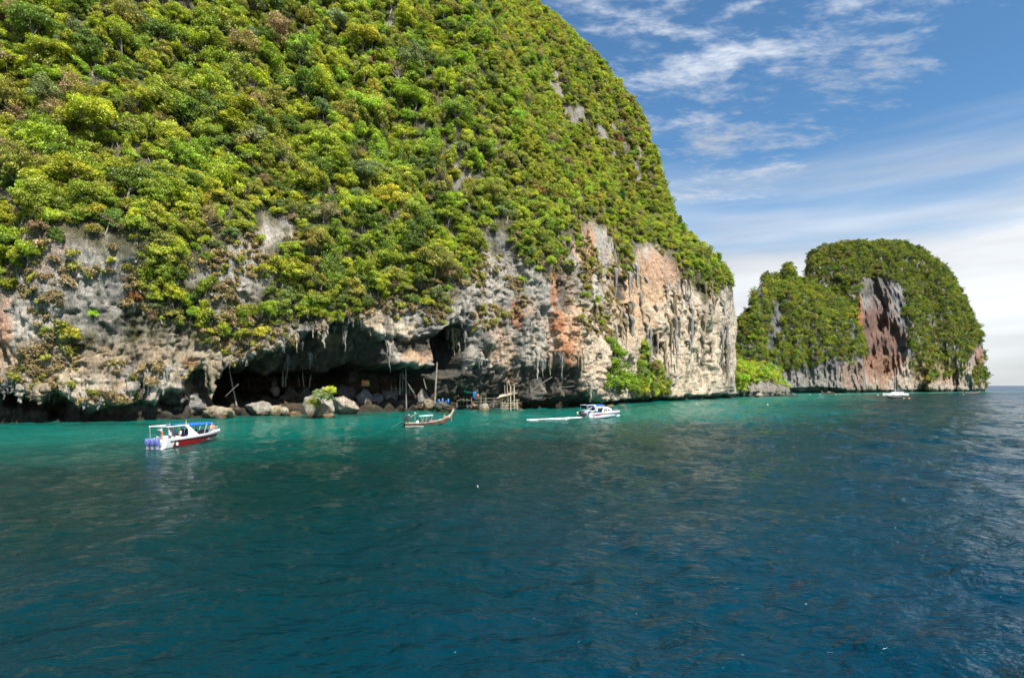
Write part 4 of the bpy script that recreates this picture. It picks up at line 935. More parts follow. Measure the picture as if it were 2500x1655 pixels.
BL = [(478, 563, 990, 1021, 121, 'long low tan boulder at the waterline beside the cave mouth', (.48, .40, .28)),
      (388, 492, 950, 1014, 124, 'big grey block beneath hanging pendants next to the cave', (.30, .29, .27)),
      (588, 657, 979, 1015, 132, 'half-lit rounded boulder inside the cave edge', (.46, .42, .35)),
      (650, 690, 990, 1013, 134, 'thin pointed slab tilted up at the waterline', (.50, .42, .27)),
      (678, 704, 992, 1010, 135, 'smaller pale slab leaning on the tilted slab', (.54, .48, .36)),
      (690, 732, 1004, 1014, 133, 'low line of brown stones awash before the mound', (.36, .27, .16)),
      (730, 788, 955, 1019, 125, 'tall pale boulder with a bush growing on it', (.54, .48, .37)),
      (776, 814, 944, 1014, 127, 'pointed white-topped boulder behind the bush', (.58, .53, .44)),
      (760, 815, 985, 1021, 122, 'brown jagged rock in the water under the bush boulder', (.42, .33, .20)),
      (802, 872, 966, 1010, 137, 'flat-topped cream boulder with an orange patch', (.58, .48, .38)),
      (628, 752, 954, 1012, 152, 'wide dark brown rock mound in the cave', (.19, .145, .10)),
      (656, 680, 938, 964, 153, 'round boulder balanced on the brown mound', (.34, .30, .26)),
      (690, 722, 940, 966, 156, 'dark hunched boulder behind the brown mound', (.20, .18, .16)),
      (714, 756, 943, 972, 157, 'dark angular boulder at the back of the cave', (.19, .18, .16)),
      (812, 866, 938, 984, 161, 'sloping dark boulder under the orange box', (.20, .18, .16)),
      (866, 912, 948, 990, 157, 'grey slab facing outward below the orange box', (.33, .32, .31)),
      (905, 934, 958, 1002, 158, 'grey rounded boulder left of the tall pole'.replace('left of', 'near'), (.27, .25, .23)),
      (926, 970, 950, 1000, 160, 'broad grey boulder below the timber railing', (.27, .25, .22)),
      (962, 1012, 975, 1004, 158, 'low dark boulder at the foot of the tall pole', (.20, .18, .15)),
      (1008, 1046, 946, 1000, 160, 'peaked grey boulder beside the pale thick pole', (.30, .28, .25)),
      (1014, 1064, 972, 1005, 159, 'brown stained boulder beside the blue drums', (.30, .25, .18)),
      (1054, 1112, 979, 1005, 151, 'low dark ledge rock carrying the blue drums', (.17, .15, .12)),
      (1166, 1194, 984, 1004, 158, 'lone pyramid rock in front of the bamboo walkway', (.44, .40, .31)),
      (1150, 1164, 979, 988, 161, 'small reddish stone behind the pyramid rock', (.34, .22, .15)),
      (1478, 1502, 987, 995, 192, 'small tan rock awash behind the pink-striped speedboat', (.46, .38, .24)),
      (1508, 1532, 987, 994, 196, 'farther small tan rock awash toward the green creeper', (.46, .38, .24)),
      (138, 162, 1019, 1029, 113, 'little wet rock poking out below the low sea caves', (.26, .22, .14)),
      (1845, 1868, 958, 969, 345, 'pale broken rock at the foot of the low headland', (.46, .40, .33)),
      (1893, 1914, 955, 967, 366, 'dark rock under the overhang of the low headland', (.22, .20, .17)),
      (1440, 1478, 990, 1000, 186, 'orange-stained ledge rock behind the pink-striped speedboat', (.45, .30, .2))]
for k, (x0, x1, y0, y1, D, lb, tn) in enumerate(BL): boulder(x0, x1, y0, y1, D, lb, tn, 60 + k, tilt=(0, -.55 if 'slab tilted' in lb else -.4 if 'leaning' in lb else 0, 0), depth=.5 if 'slab' in lb else .85)
st_o = boulder(661, 674, 921, 945, 153, 'knobbly stalagmite standing on the round boulder', (.22, .19, .15), 99, name='stalagmite')
# bushes on the boulder and the bright creeper by the cliff nose
def bush(x, y, D, sc, tone_, label, kind='shrub', name='bush', cat='bush', group=None, k=1.0):
    p = unproj(x, y, D); cm, tm = PROTO[kind][random.randrange(len(PROTO[kind]))]; r = empty(name, p, random.random() * 6.28); r.scale = (sc, sc, sc)
    for nm, d in (('stem', tm), ('crown', cm)):
        o = bpy.data.objects.new(nm, d); C.objects.link(o); o.parent = r; o.color = (*[min(1, c * k) for c in TONES[tone_]], 1)
    return tag(r, label, cat, group)
bush(803, 970, 121.5, 1.0, 'yellow-green', 'yellow-green bush on top of the pale boulder', k=1.1)
bush(782, 985, 120.5, 1.35, 'grey-green', 'grey-leaved bush sprawling down the pale boulder')
bush(768, 996, 120.2, .9, 'olive', 'small olive bush low on the pale boulder')
CRE = [(1500, 945, 3.2), (1530, 955, 3.0), (1490, 915, 2.4), (1500, 880, 2.0), (1492, 850, 1.6), (1562, 940, 3.0), (1575, 920, 2.2), (1560, 905, 2.0), (1548, 965, 2.4), (1510, 968, 2.6), (1582, 955, 2.2), (1480, 950, 2.2), (1503, 862, 1.3), (1570, 885, 1.4)]
NMS = ['largest lime creeper bush at the cliff nose', 'lime creeper bush at the waterline by the cliff nose', 'lime creeper climbing above the nose bush', 'narrow lime creeper halfway up the nose gully', 'topmost small lime creeper in the nose gully',
       'lime bush on the seaward side of the nose creeper', 'upper seaward lime bush beside the nose gully', 'lime bush between the two nose creepers', 'low lime bush hanging over the notch', 'lowest lime bush of the nose creeper', 'outermost lime bush by the pale wall', 'lime bush at the shaded edge of the nose', 'small lime sprig high in the nose gully', 'small lime sprig against the pale wall']
for k, ((x, y, sc), lb) in enumerate(zip(CRE, NMS)): bush(x, y, wallD(x) - 2.0 - .3 * (k % 3), sc, 'bright lime', lb, 'shrub', 'creeper_bush', 'bush', 'lime creepers at the cliff nose', .72)

# ------------------------------------------------------------------ timber in the cave
def pole(x0, y0, x1, y1, D0, D1, r0, label, mat=GREYWOOD, name='timber_pole'):
    a, b_ = unproj(x0, y0, D0), unproj(x1, y1, D1); lc = (a + b_) / 2; mid_ = lc + Vector((random.uniform(-.12, .12), 0, 0))
    m_ = MB(); m_.tube([a - b_, (mid_ - b_) * 1.0, (0, 0, 0)], [r0 * .75, r0 * .95, r0], 8)
    ob = m_.build(name, mat, None, True); ob.location = b_; return tag(ob, label, 'pole', 'timber poles in the cave')
PL = [(560, 905, 579, 996, 133, 133, .2, 'leaning pole at the dark edge of the cave mouth'), (692, 868, 690, 944, 150, 150, .26, 'thicker of the twin poles on the brown mound'), (700, 868, 697, 943, 150.6, 150.6, .2, 'slimmer of the twin poles on the brown mound'),
      (738, 894, 742, 944, 154, 154, .17, 'single pale pole behind the bush boulder'), (762, 898, 755, 946, 155, 155, .18, 'slanting pole deeper in the cave'), (727, 900, 731, 944, 157, 157, .1, 'thin dim pole at the back of the cave'),
      (990, 874, 992, 998, 153, 153, .2, 'tall grey pole under the hanging block'), (1067, 884, 1061, 992, 153, 153, .28, 'thick pale pole rising beneath the dark hollow'), (980, 912, 1011, 960, 151.5, 151.5, .1, 'thin brace leaning against the tall grey pole'),
      (977, 912, 976, 962, 153, 153, .12, 'short upright pole behind the tall grey pole'), (984, 908, 983, 955, 154, 154, .1, 'short thin pole beside the short upright pole'), (1034, 925, 1041, 950, 152, 152, .12, 'stub pole on the peaked grey boulder'), (550, 968, 582, 938, 129, 129, .09, 'thin stick crossing the leaning pole'),
      (1296, 954, 1348, 920, 161, 161, .12, 'long bamboo slung under the overhang beyond the platform'), (1316, 938, 1328, 954, 161.5, 161.5, .08, 'short strut below the slung bamboo'), (1364, 945, 1378, 968, 165, 165, .1, 'strut between the two lit pendants'), (1362, 947, 1402, 942, 166, 166, .07, 'thin level bamboo above the lit pendants')]
for p in PL: pole(*p[:4], *p[4:7], p[7])
# ---- bamboo landing platform
U = 161.0 / F
def pl(x, y, d=0.0): p = unproj(x, y, 161.0 + d); return p
org = onwater(1243, 1000.5); org.y = 161.0
root = empty('bamboo_platform', (pl(1243, 1001).x, 161.0, 0)); tag(root, 'bamboo landing platform with slatted awning standing in the water', 'platform')
def rel(x, y, d=0.0): return pl(x, y, d) - root.location
def rod(pts, r, name, mat=WOOD, parent=None, n=6):
    m_ = MB(); m_.tube([rel(*p) for p in pts], r, n); return m_.build(name, mat, parent or root, True)
for x, yt, yb, d, r_ in [(1226, 972, 1003, 0, .12), (1246, 942, 1004, -.6, .17), (1255, 940, 1002, .6, .16), (1235, 974, 1003, 1.6, .11), (1262, 976, 1002, 1.8, .11), (1240, 955, 1000, .8, .10), (1238, 930, 968, 1.2, .09), (1232, 940, 965, 1.6, .08)]:
    rod([(x, yt, d), (x + .8, yb, d)], r_, 'post')
for y, d in [(984, 0), (984, 1.8), (996, 0), (996, 1.8), (990, -.2)]: rod([(1222, y, d), (1266, y - .5, d)], .08, 'crossbeam')
for k in range(11): rod([(1223 + 3.9 * k, 984.8, -.4), (1224 + 3.9 * k, 983.6, 2.2)], .085, 'deck_slat')
for k in range(11): rod([(1223 + 3.9 * k, 997, -.4), (1224 + 3.9 * k, 996, 2.2)], .07, 'deck_slat')
for k in range(9): rod([(1216 + 3.2 * k, 971 - .75 * k, -.8), (1222 + 3.2 * k, 964.5 - .75 * k, 2.2)], .13, 'awning_slat')
rod([(1213, 971.5, -.85), (1263, 959, -.85)], .15, 'ridge_pole'); rod([(1219, 965, 2.25), (1258, 956, 2.25)], .1, 'ridge_pole')
for a, b_ in [((1229, 985, 0), (1238, 972, 0)), ((1250, 985, .2), (1256, 970, .2)), ((1233, 996, 0), (1241, 985, 0)), ((1249, 940, .5), (1264, 934, 1.5)), ((1240, 930, 1), (1250, 950, 1)), ((1246, 945, .6), (1240, 925, 1.4)), ((1258, 976, .1), (1268, 976, .4))]: rod([a, b_], .07, 'brace')
for k in range(6): rod([(1228, 988 + 2.4 * k, -.3), (1240, 988 + 2.4 * k, -.3)], .05, 'ladder_rung')
for dx, lb in ((0, 'upper slack mooring rope running from the platform into the water'), (-5, 'lower slack mooring rope running from the platform into the water')):
    a, b_ = unproj(1258 + dx, 985 - dx * .4, 160.5), unproj(1292 + dx, 1003.5, 158)
    pts = [a.lerp(b_, t) - Vector((0, 0, .7 * math.sin(math.pi * t))) for t in np.linspace(0, 1, 10)]; pts[-1].z = -.1
    m_ = MB(); m_.tube([p - a for p in pts], .05, 5); o = m_.build('mooring_rope', simple('rope', (.45, .36, .22), .9, var=.2), None, True); o.location = a; tag(o, lb, 'rope', 'mooring ropes of the platform')
# ---- walkway, table, tarps, drums
wk = empty('bamboo_walkway', (pl(1165, 990).x, 165.0, 1.0)); tag(wk, 'dim grey bamboo walkway with railings inside the overhang', 'walkway')
def rel2(x, y, d=0.0): return unproj(x, y, 165.0 + d) - wk.location
def rod2(a, b_, r, name, mat=GREYWOOD):
    m_ = MB(); m_.tube([rel2(*a), rel2(*b_)], r, 6); return m_.build(name, mat, wk, True)
for x, yt in [(1090, 975), (1115, 977), (1140, 972), (1151, 970), (1174, 964), (1186, 970), (1204, 984), (1222, 974)]: rod2((x, yt, 0), (x, 995, 0), .12, 'post')
for x0, x1, y in [(1086, 1150, 978), (1150, 1222, 981), (1160, 1222, 973), (1150, 1222, 987), (1090, 1222, 992)]: rod2((x0, y, .1), (x1, y - 1, .1), .08, 'rail')
for k in range(16): rod2((1092 + 8 * k, 989, -.3), (1093 + 8 * k, 988, 1.6), .09, 'deck_plank')
for k in range(8): rod2((1102 + 6 * k, 977.6, -.2), (1104 + 6 * k, 975, 2.0), .1, 'table_slat')
def tarp(pts, D, col_, label, nm='tarpaulin'):
    P = [unproj(x, y, D + d) for x, y, d in pts]; c = sum(P, Vector()) / len(P); g = 6; m_ = MB(); V = []
    for i in range(g + 1):
        for j in range(g + 1):
            u, v_ = i / g, j / g; q = P[0].lerp(P[1], u).lerp(P[3].lerp(P[2], u), v_); q = q + Vector((0, .12 * math.sin(7 * u + 3 * v_), -.3 * math.sin(math.pi * u) * math.sin(math.pi * v_))); V.append(q - c)
    m_.add(V, [(i * (g + 1) + j, (i + 1) * (g + 1) + j, (i + 1) * (g + 1) + j + 1, i * (g + 1) + j + 1) for i in range(g) for j in range(g)])
    o = m_.build(nm, simple('tarp_' + nm + str(col_), col_, .6), None, True); md = o.modifiers.new('thick', 'SOLIDIFY'); md.thickness = .03; o.location = c; return tag(o, label, 'tarp', 'tarpaulins under the overhang')
tarp([(1132, 954, 0), (1152, 957, 0), (1152, 961, 2.5), (1134, 958, 2.5)], 161, (.0, .34, .22), 'green tarpaulin roof beside the blue sheet')
tarp([(1163, 959, 0), (1175, 962, 0), (1174, 967, 1.5), (1163, 966, 1.5)], 161, (.0, .25, .17), 'smaller green tarpaulin past the orange float')
tarp([(1071, 953, 0), (1086, 956, 0), (1084, 962, 1.5), (1070, 960, 1.5)], 163, (.0, .20, .12), 'dim green tarpaulin behind the thick pale pole')
tarp([(1154, 957, 0), (1163, 957, 0), (1163, 972, .2), (1154, 972, .2)], 161.5, (.02, .16, .42), 'hanging blue sheet under the green tarpaulin', 'blue_sheet')
def drum(x, y, D, h, label):
    p = unproj(x, y, D); r_ = empty('water_drum', p); m_ = MB(); m_.lathe([(.0, 0), (.30 * h, 0), (.33 * h, .04 * h), (.33 * h, .3 * h), (.35 * h, .33 * h), (.33 * h, .36 * h), (.33 * h, .64 * h), (.35 * h, .67 * h), (.33 * h, .7 * h), (.33 * h, .95 * h), (.29 * h, h), (0, h)], 14)
    m_.build('barrel', simple('blue_plastic', (.015, .14, .50), .4), r_, True); c = MB(); c.lathe([(0, 0), (.1 * h, 0), (.1 * h, .05 * h), (0, .05 * h)], 8, (.12 * h, 0, h)); c.build('cap', simple('white_plastic', (.8, .8, .8), .4), r_); return tag(r_, label, 'drum', 'blue drums on the cave ledge')
drum(1071, 983, 152.4, .9, 'blue drum beside the thick pale pole'); drum(1080, 982, 153.6, 1.0, 'blue drum standing higher up the ledge'); drum(1094, 983.5, 152.6, 1.0, 'tall blue drum at the walkway end'); drum(1088.3, 983.5, 152.8, .6, 'short blue drum touching the tall one')
def buoy(P, r_, col_, label, grp='mooring floats'):
    e = empty('float_buoy', P); m_ = MB(); m_.lathe([(0, -.9 * r_), (.5 * r_, -.8 * r_), (.85 * r_, -.45 * r_), (r_, 0), (.86 * r_, .5 * r_), (.5 * r_, .85 * r_), (.2 * r_, .98 * r_), (.2 * r_, 1.2 * r_), (0, 1.22 * r_)], 14); m_.build('ball', simple('float' + str(col_), col_, .4), e, True)
    k = MB(); k.tube([(0.14 * r_ * math.cos(a), 0, 1.3 * r_ + .2 * r_ * math.sin(a)) for a in np.linspace(0, 6.283, 9)], .05 * r_, 5); k.build('eye_ring', simple('dark_rubber', (.03, .03, .03), .6), e, True); return tag(e, label, 'buoy', grp)
buoy(unproj(1166, 966, 160), .42, (.75, .13, .03), 'orange float hung beside the blue sheet')
# ---- little orange shrine box
sb = empty('shrine_box', unproj(893, 942, 157.5)); tag(sb, 'small orange and yellow box on a shelf above the boulders', 'box')
m_ = MB(); m_.box((-.55, 0, .75), (.9, .9, 1.4)); m_.build('side_panel', simple('orange_paint', (.62, .16, .035), .6), sb, bevel=.03)
for i in range(3):
    for j in range(3): m_ = MB(); m_.box((.15 + .36 * i, -.3, .35 + .42 * j), (.26, .1, .3)); m_.build('lattice_block', simple('yellow_paint', (.55, .42, .10), .6), sb)
m_ = MB(); m_.box((.4, .1, .72), (1.2, .7, 1.3)); m_.build('back_panel', simple('olive_paint', (.22, .19, .07), .7), sb); m_ = MB(); m_.box((.1, 0, -.04), (2.6, 1.2, .1)); m_.build('shelf', GREYWOOD, sb); m_ = MB(); m_.box((-.1, 0, 1.5), (1.9, 1.1, .1)); m_.build('lid', simple('orange_paint', (.62, .16, .035)), sb)
rl = empty('timber_railing', unproj(982, 965, 159)); tag(rl, 'rough timber railing on the boulders behind the tall grey pole', 'railing')
for x, y0, y1 in [(955, 941, 960), (967, 942, 962), (978, 945, 963), (1000, 946, 965), (1010, 950, 966)]: m_ = MB(); m_.tube([unproj(x, y0, 159) - rl.location, unproj(x, y1, 159) - rl.location], .09, 6); m_.build('post', GREYWOOD, rl)
for y in (948, 954, 961): m_ = MB(); m_.tube([unproj(952, y, 158.8) - rl.location, unproj(1012, y + 3, 158.8) - rl.location], .08, 6); m_.build('rail', GREYWOOD, rl)
# ------------------------------------------------------------------ boats
GEL = simple('white_gelcoat', (.80, .80, .80), .25); NAVY = simple('dark_glass', (.012, .014, .02), .15); BLUEC = simple('blue_canvas', (.01, .12, .52), .7, var=.12, vscale=2); STEEL = simple('steel_tube', (.65, .65, .67), .3, .8)
REDP = simple('red_paint', (.30, .008, .014), .3, var=.15, vscale=1.5); COWL = simple('lavender_cowl', (.13, .15, .43), .35); LEGM = simple('outboard_leg', (.30, .33, .42), .4, .2); RUBR = simple('grey_rubrail', (.28, .30, .32), .6); SEATM = simple('vinyl_seat', (.75, .73, .68), .5)
def frame(o, loc, heading): o.location = loc; o.rotation_euler = (0, 0, math.atan2(heading[1], heading[0])); return o
def oval(m_, c, rx, rz, ny, th=.015, n=16):
    V = [(c[0] + rx * math.cos(2 * math.pi * k / n), c[1], c[2] + rz * math.sin(2 * math.pi * k / n)) for k in range(n)]
    return m_.add(V + [(x, y + ny * th, z) for x, y, z in V], [tuple(range(n)), tuple(range(n, 2 * n))[::-1]] + [(k, (k + 1) % n, n + (k + 1) % n, n + k) for k in range(n)])
def flag(parent, x, y, z0, z1, cols, lean_, nm='flag'):
    m_ = MB(); m_.tube([(x, y, z0), (x + lean_, y, z1)], .018, 6); p = m_.build('flagpole', STEEL, parent)
    n = len(cols); h = .5
    for k, c in enumerate(cols):
        m_ = MB(); zt = z1 - h * k / n; zb = z1 - h * (k + 1) / n; g = 5; V = []
        for i in range(g + 1):
            u = i / g; yy = y - .08 * math.sin(4 * u) * u; V += [(x + lean_ - .42 * u * .6, yy - .25 * u, zt - .22 * u), (x + lean_ - .42 * u * .6, yy - .25 * u, zb - .22 * u)]
        m_.add(V, [(2 * i, 2 * i + 1, 2 * i + 3, 2 * i + 2) for i in range(g)]); m_.build('cloth_band' if n > 1 else 'flag_cloth', simple('flag' + str(c), c, .8), p)
def outboard(parent, y, cowl, sc=1.0):
    e = MB(); S_ = lambda x, z, a, b_, r: [(x + a * sx, y + b_ * sy, z) for sx, sy in ((-1, -.6), (-.6, -1), (.6, -1), (1, -.6), (1, .6), (.6, 1), (-.6, 1), (-1, .6))]
    e.loft([S_(-.50, .45, .22, .17, 0), S_(-.52, .62, .27, .20, 0), S_(-.55, .9, .29, .215, 0), S_(-.55, 1.1, .26, .19, 0), S_(-.54, 1.18, .16, .12, 0)], True, True, True); c = e.build('outboard_motor', cowl, parent, True)
    g = MB(); g.loft([[(-.50 + dx * .16, y + dy * .07, z) for dx, dy in ((-1, -1), (1, -1), (1, 1), (-1, 1))] for z in (.46, .1, -.35)], True, True, True); g.box((-.5, y, .02), (.5, .3, .04)); g.build('leg', LEGM, c)
    b_ = MB(); b_.box((-.16, y, .55), (.3, .24, .35)); b_.build('bracket', LEGM, c)
    return c
def hull_sections(xs, hb, gz, cb, cz, kz, rows):
    """rows: list of t in 0..1 between chine (0) and gunwale (1); negative is the keel"""
    out = []
    for i in range(len(xs)):
        L_, Rr = [], []
        for t in rows:
            if t < 0: y, z = 0.0, kz[i]
            else: y = cb[i] + (hb[i] - cb[i]) * t ** .8; z = cz[i] + (gz[i] - cz[i]) * t
            Rr.append((xs[i], -y, z)); L_.append((xs[i], y, z))
        out.append((Rr, L_))
    return out
def refine(a, xs, n): return np.interp(np.linspace(xs[0], xs[-1], n), xs, a)
def speedboat(name, loc, heading, Ln, stripe, canopy, label, style):
    r = empty(name); frame(r, loc, heading); tag(r, label, 'speedboat')
    k = Ln / 11.2; X0 = [0, 2, 4, 6, 8, 9.5, 10.5, 11.2]; n = 22
    hb, gz, cb, cz, kz = (refine(a, X0, n) for a in ([1.32, 1.38, 1.40, 1.36, 1.18, .84, .46, .06], [1.02, 1.04, 1.08, 1.13, 1.20, 1.26, 1.29, 1.30], [1.12, 1.16, 1.16, 1.06, .78, .44, .17, .0], [.06, .06, .08, .12, .26, .48, .78, 1.12], [-.35, -.35, -.35, -.32, -.2, .02, .45, 1.08]))
    xs = np.linspace(0, 11.2, n) * k
    secs = hull_sections(xs, hb, gz, cb, cz, kz, [-1, 0, .12, .3, .5, .7, .85, 1.0])
    m_ = MB(); m_.loft([s[0] for s in secs]); m_.loft([s[1] for s in secs])
    s0 = secs[0]; m_.add(s0[0] + s0[1][::-1], [tuple(range(len(s0[0]) * 2))]); hull = m_.build('hull', GEL, r, True)
    # deck: side decks, foredeck, cockpit sole
    m_ = MB(); m_.loft([[(xs[i], -hb[i], gz[i]), (xs[i], -max(hb[i] - .28, 0), gz[i] + .05)] for i in range(0, 17)]); m_.loft([[(xs[i], hb[i], gz[i]), (xs[i], max(hb[i] - .28, 0), gz[i] + .05)] for i in range(0, 17)])
    m_.loft([[(xs[i], -hb[i], gz[i]), (xs[i], 0, gz[i] + .13), (xs[i], hb[i], gz[i])] for i in range(16, n)]); m_.build('deck', GEL, r, True)
    m_ = MB(); m_.loft([[(xs[i], -max(hb[i] - .28, 0), gz[i] + .05), (xs[i], -max(hb[i] - .3, 0), .35), (xs[i], max(hb[i] - .3, 0), .35), (xs[i], max(hb[i] - .28, 0), gz[i] + .05)] for i in range(1, 17)], False); m_.box((xs[16] + .02, 0, .8), (.04, 1.6, .95)); m_.build('cockpit', SEATM, r)
    m_ = MB(); m_.box((.55 * k, 0, .86), (.9 * k, 2.2, .14)); m_.box((.05, 0, .75), (.12, 2.5, .5)); m_.build('transom_step', GEL, r, bevel=.03)
    for sd_, nm in ((-1, 'rub_rail'), (1, 'rub_rail')):
        m_ = MB(); m_.tube([(xs[i], sd_ * (hb[i] + .015), gz[i] - .17) for i in range(1, n)], .05, 6); m_.build(nm, RUBR, r)
    # coloured side panel
    for sd_ in (0, 1):
        if style == 'red': rows, i0, i1 = [.02, .28, .52, .74], 2, 20
        else: rows, i0, i1 = [.10, .3, .55, .8], 2, 20
        S2 = []
        for i in range(i0, i1):
            if style == 'red': q = rows
            else:
                u = (i - i0) / (i1 - 1 - i0); top = .82; bot = .10 + (top - .14 - .10) * min(1, u * 2.6) ** .7; q = [bot + (top - bot) * t for t in (0, .33, .66, 1)]
            P = []
            for t in q: y = cb[i] + (hb[i] - cb[i]) * t ** .8 + .02; P.append((xs[i] + (0.35 * (t - .1) if i == i0 else 0), (-1 if sd_ == 0 else 1) * y, cz[i] + (gz[i] - cz[i]) * t))
            S2.append(P)
        m_ = MB(); m_.loft(S2); pn = m_.build('side_panel', stripe, r, True)
        m_ = MB(); x_e = xs[i0] + .55; y_e = (-1 if sd_ == 0 else 1) * (float(np.interp(x_e, xs, cb)) + .155); oval(m_, (x_e, y_e, .42), .2 if style == 'red' else .17, .2, -1 if sd_ == 0 else 1); m_.build('emblem', GEL, pn)
        if style == 'red':
            for q, (xx, tt) in enumerate([(6.9, .32), (7.3, .42), (7.75, .36), (6.3, .28)]):
                i = float(xx * k); cbx, hbx, czx, gzx = (float(np.interp(i, xs, a)) for a in (cb, hb, cz, gz)); y = cbx + (hbx - cbx) * tt ** .8 + .03
                m_ = MB(); z = czx + (gzx - czx) * tt; sg = -1 if sd_ == 0 else 1; m_.add([(i - .25, sg * (y - .01), z - .12), (i + .22, sg * (y - .02), z - .02), (i + .05, sg * (y + .01), z + .1), (i - .12, sg * (y + .01), z + .05)], [(0, 1, 2, 3)]); m_.build('flame_mark', simple('orange_mark', (.45, .07, .01), .4), pn)
    for yy in (-.58, 0, .58): outboard(r, yy, COWL if style == 'red' else simple('dark_cowl', (.05, .055, .07), .35))
    zt = 2.42
    if style == 'red' or style == 'blue':
        for sg in (-1, 1):
            m_ = MB(); m_.loft([[(x, sg * (y - .05), z) , (x + w_, sg * (y - .05), z), (x + w_, sg * (y + .05), z), (x, sg * (y + .05), z)] for x, w_, y, z in [(3.4 * k, 2.1, 1.28, 1.05), (3.6 * k, 1.3, 1.27, 1.45), (3.55 * k, .75, 1.24, 1.9), (3.1 * k, .65, 1.2, 2.3), (2.9 * k, .6, 1.18, zt)]], True, True, True); m_.build('arch_pillar', GEL, r, bevel=.02)
            m_ = MB(); m_.box((2.05 * k, sg * 1.16, zt), (3.3 * k, .14, .12)); m_.build('roof_rail', GEL, r, bevel=.02)
            m_ = MB(); m_.tube([(.5 * k, sg * 1.12, 1.05), (.45 * k, sg * 1.14, zt)], .045, 6); m_.build('stanchion', STEEL, r)
            for x0 in (5.4, 6.5, 7.5): m_ = MB(); m_.tube([(x0 * k, sg * 1.14, 1.2), ((x0 + .55) * k, sg * 1.12, zt - .06), ((x0 + 1.0) * k, sg * 1.1, 1.25)], .04, 6); m_.build('canopy_strut', STEEL, r)
            m_ = MB(); m_.loft([[(x * k, sg * y, 1.22), (x * k + .1, sg * (y - .04), 1.22 + h)] for x, y, h in [(5.3, 1.2, .5), (6.2, 1.18, .48), (7.2, 1.08, .42), (8.0, .95, .3)]]); m_.build('side_window', NAVY, r)
        m_ = MB(); g = 12; secs2 = []
        for i in range(g + 1):
            x = (2.6 + 6.3 * i / g) * k; hw = 1.22 - .28 * max(0, (i / g - .55)) / .45; secs2.append([(x, -hw, zt - .08 - .1 * (i / g) ** 3), (x, -hw * .6, zt + .08 - .1 * (i / g) ** 3), (x, 0, zt + .13 - .1 * (i / g) ** 3), (x, hw * .6, zt + .08 - .1 * (i / g) ** 3), (x, hw, zt - .08 - .1 * (i / g) ** 3)])
        m_.loft(secs2); o = m_.build('canopy', canopy, r, True); o.modifiers.new('thick', 'SOLIDIFY').thickness = .04
        m_ = MB(); m_.box((.5 * k, 0, zt + .02), (.14, 2.4, .1)); m_.build('roof_bar', GEL, r, bevel=.02)
        for x in (1.6, 2.6, 4.4, 5.4, 6.4, 7.4):
            for sg in (-1, 1): m_ = MB(); m_.box((x * k, sg * .72, .62), (.55, .7, .5)); m_.box((x * k - .24, sg * .72, 1.0), (.1, .7, .5)); m_.build('bench_seat', SEATM if x < 4 else simple('shaded_seat', (.25, .2, .3), .7), r, bevel=.03)
        if style == 'red': flag(r, .8 * k, -1.12, zt, 3.0, [(.5, .02, .03), (.8, .8, .8), (.03, .05, .25), (.8, .8, .8), (.5, .02, .03)], -.15); flag(r, 3.0 * k, -1.12, zt - .9, 3.05, [(.75, .6, .01)], .35)
    else:
        top = [(3.0, 1.20, 2.30), (4.2, 1.24, 2.40), (5.6, 1.2, 2.38), (6.8, 1.05, 2.22), (7.6, .85, 1.95)]
        m_ = MB(); m_.loft([[(x * k, -y, z - .12), (x * k, -y * .7, z), (x * k, 0, z + .06), (x * k, y * .7, z), (x * k, y, z - .12)] for x, y, z in top]); o = m_.build('cabin_roof', GEL, r, True); o.modifiers.new('thick', 'SOLIDIFY').thickness = .07
        for sg in (-1, 1):
            m_ = MB(); m_.loft([[(x * k, sg * y, z) for x, y, z in row] for row in ([(3.9, 1.28, 1.12), (4.5, 1.22, 2.3)], [(4.5, 1.28, 1.12), (4.9, 1.22, 2.3)])]); m_.build('arch_pillar', GEL, r)
            m_ = MB(); m_.loft([[(x * k, sg * y0, 1.13), (x1 * k, sg * y1, z1)] for x, y0, x1, y1, z1 in [(4.9, 1.28, 5.0, 1.22, 2.2), (6.2, 1.22, 6.0, 1.14, 2.16), (7.4, 1.08, 6.9, 1.0, 2.0), (8.6, .85, 7.5, .86, 1.86)]]); m_.build('cabin_side', GEL, r)
            for (a0, a1) in ((5.05, 5.7), (5.9, 6.6), (6.75, 7.25), (7.45, 7.9)):
                f_ = lambda x, t: (x * k, sg * (float(np.interp(x, [4.9, 6.2, 7.4, 8.6], [1.28, 1.22, 1.08, .85])) * (1 - t) + t * float(np.interp(x, [5.0, 6.0, 6.9, 7.5], [1.22, 1.14, 1.0, .86])) + .025), 1.15 + t * float(np.interp(x, [5, 7.5], [1.02, .70])))
                m_ = MB(); m_.add([f_(a0, .35), f_(a1, .35), f_(a1 - .05, .82), f_(a0 + .12, .82)], [(0, 1, 2, 3)]); m_.build('cabin_window', NAVY, r)
            m_ = MB(); m_.tube([(.6 * k, sg * 1.1, 1.1), (3.0 * k, sg * 1.15, 2.25)], .05, 6); m_.build('stern_strut', GEL, r)
        m_ = MB(); m_.loft([[(8.6 * k, -.85, 1.2), (8.6 * k, .85, 1.2)], [(7.55 * k, -.8, 1.88), (7.55 * k, .8, 1.88)]]); m_.build('windscreen', NAVY, r)
        m_ = MB(); m_.box((2.6 * k, 0, .9), (1.6, 2.2, .9)); m_.build('cockpit_seat', simple('royal_vinyl', (.01, .06, .35), .6), r, bevel=.05)
    m_ = MB(); m_.tube([(8.9 * k, -.75, 1.28), (9.0 * k, -.72, 1.6), (10.3 * k, -.38, 1.68), (10.7 * k, 0, 1.7), (10.3 * k, .38, 1.68), (9.0 * k, .72, 1.6), (8.9 * k, .75, 1.28)], .03, 6); m_.build('bow_rail', STEEL, r)
    return r
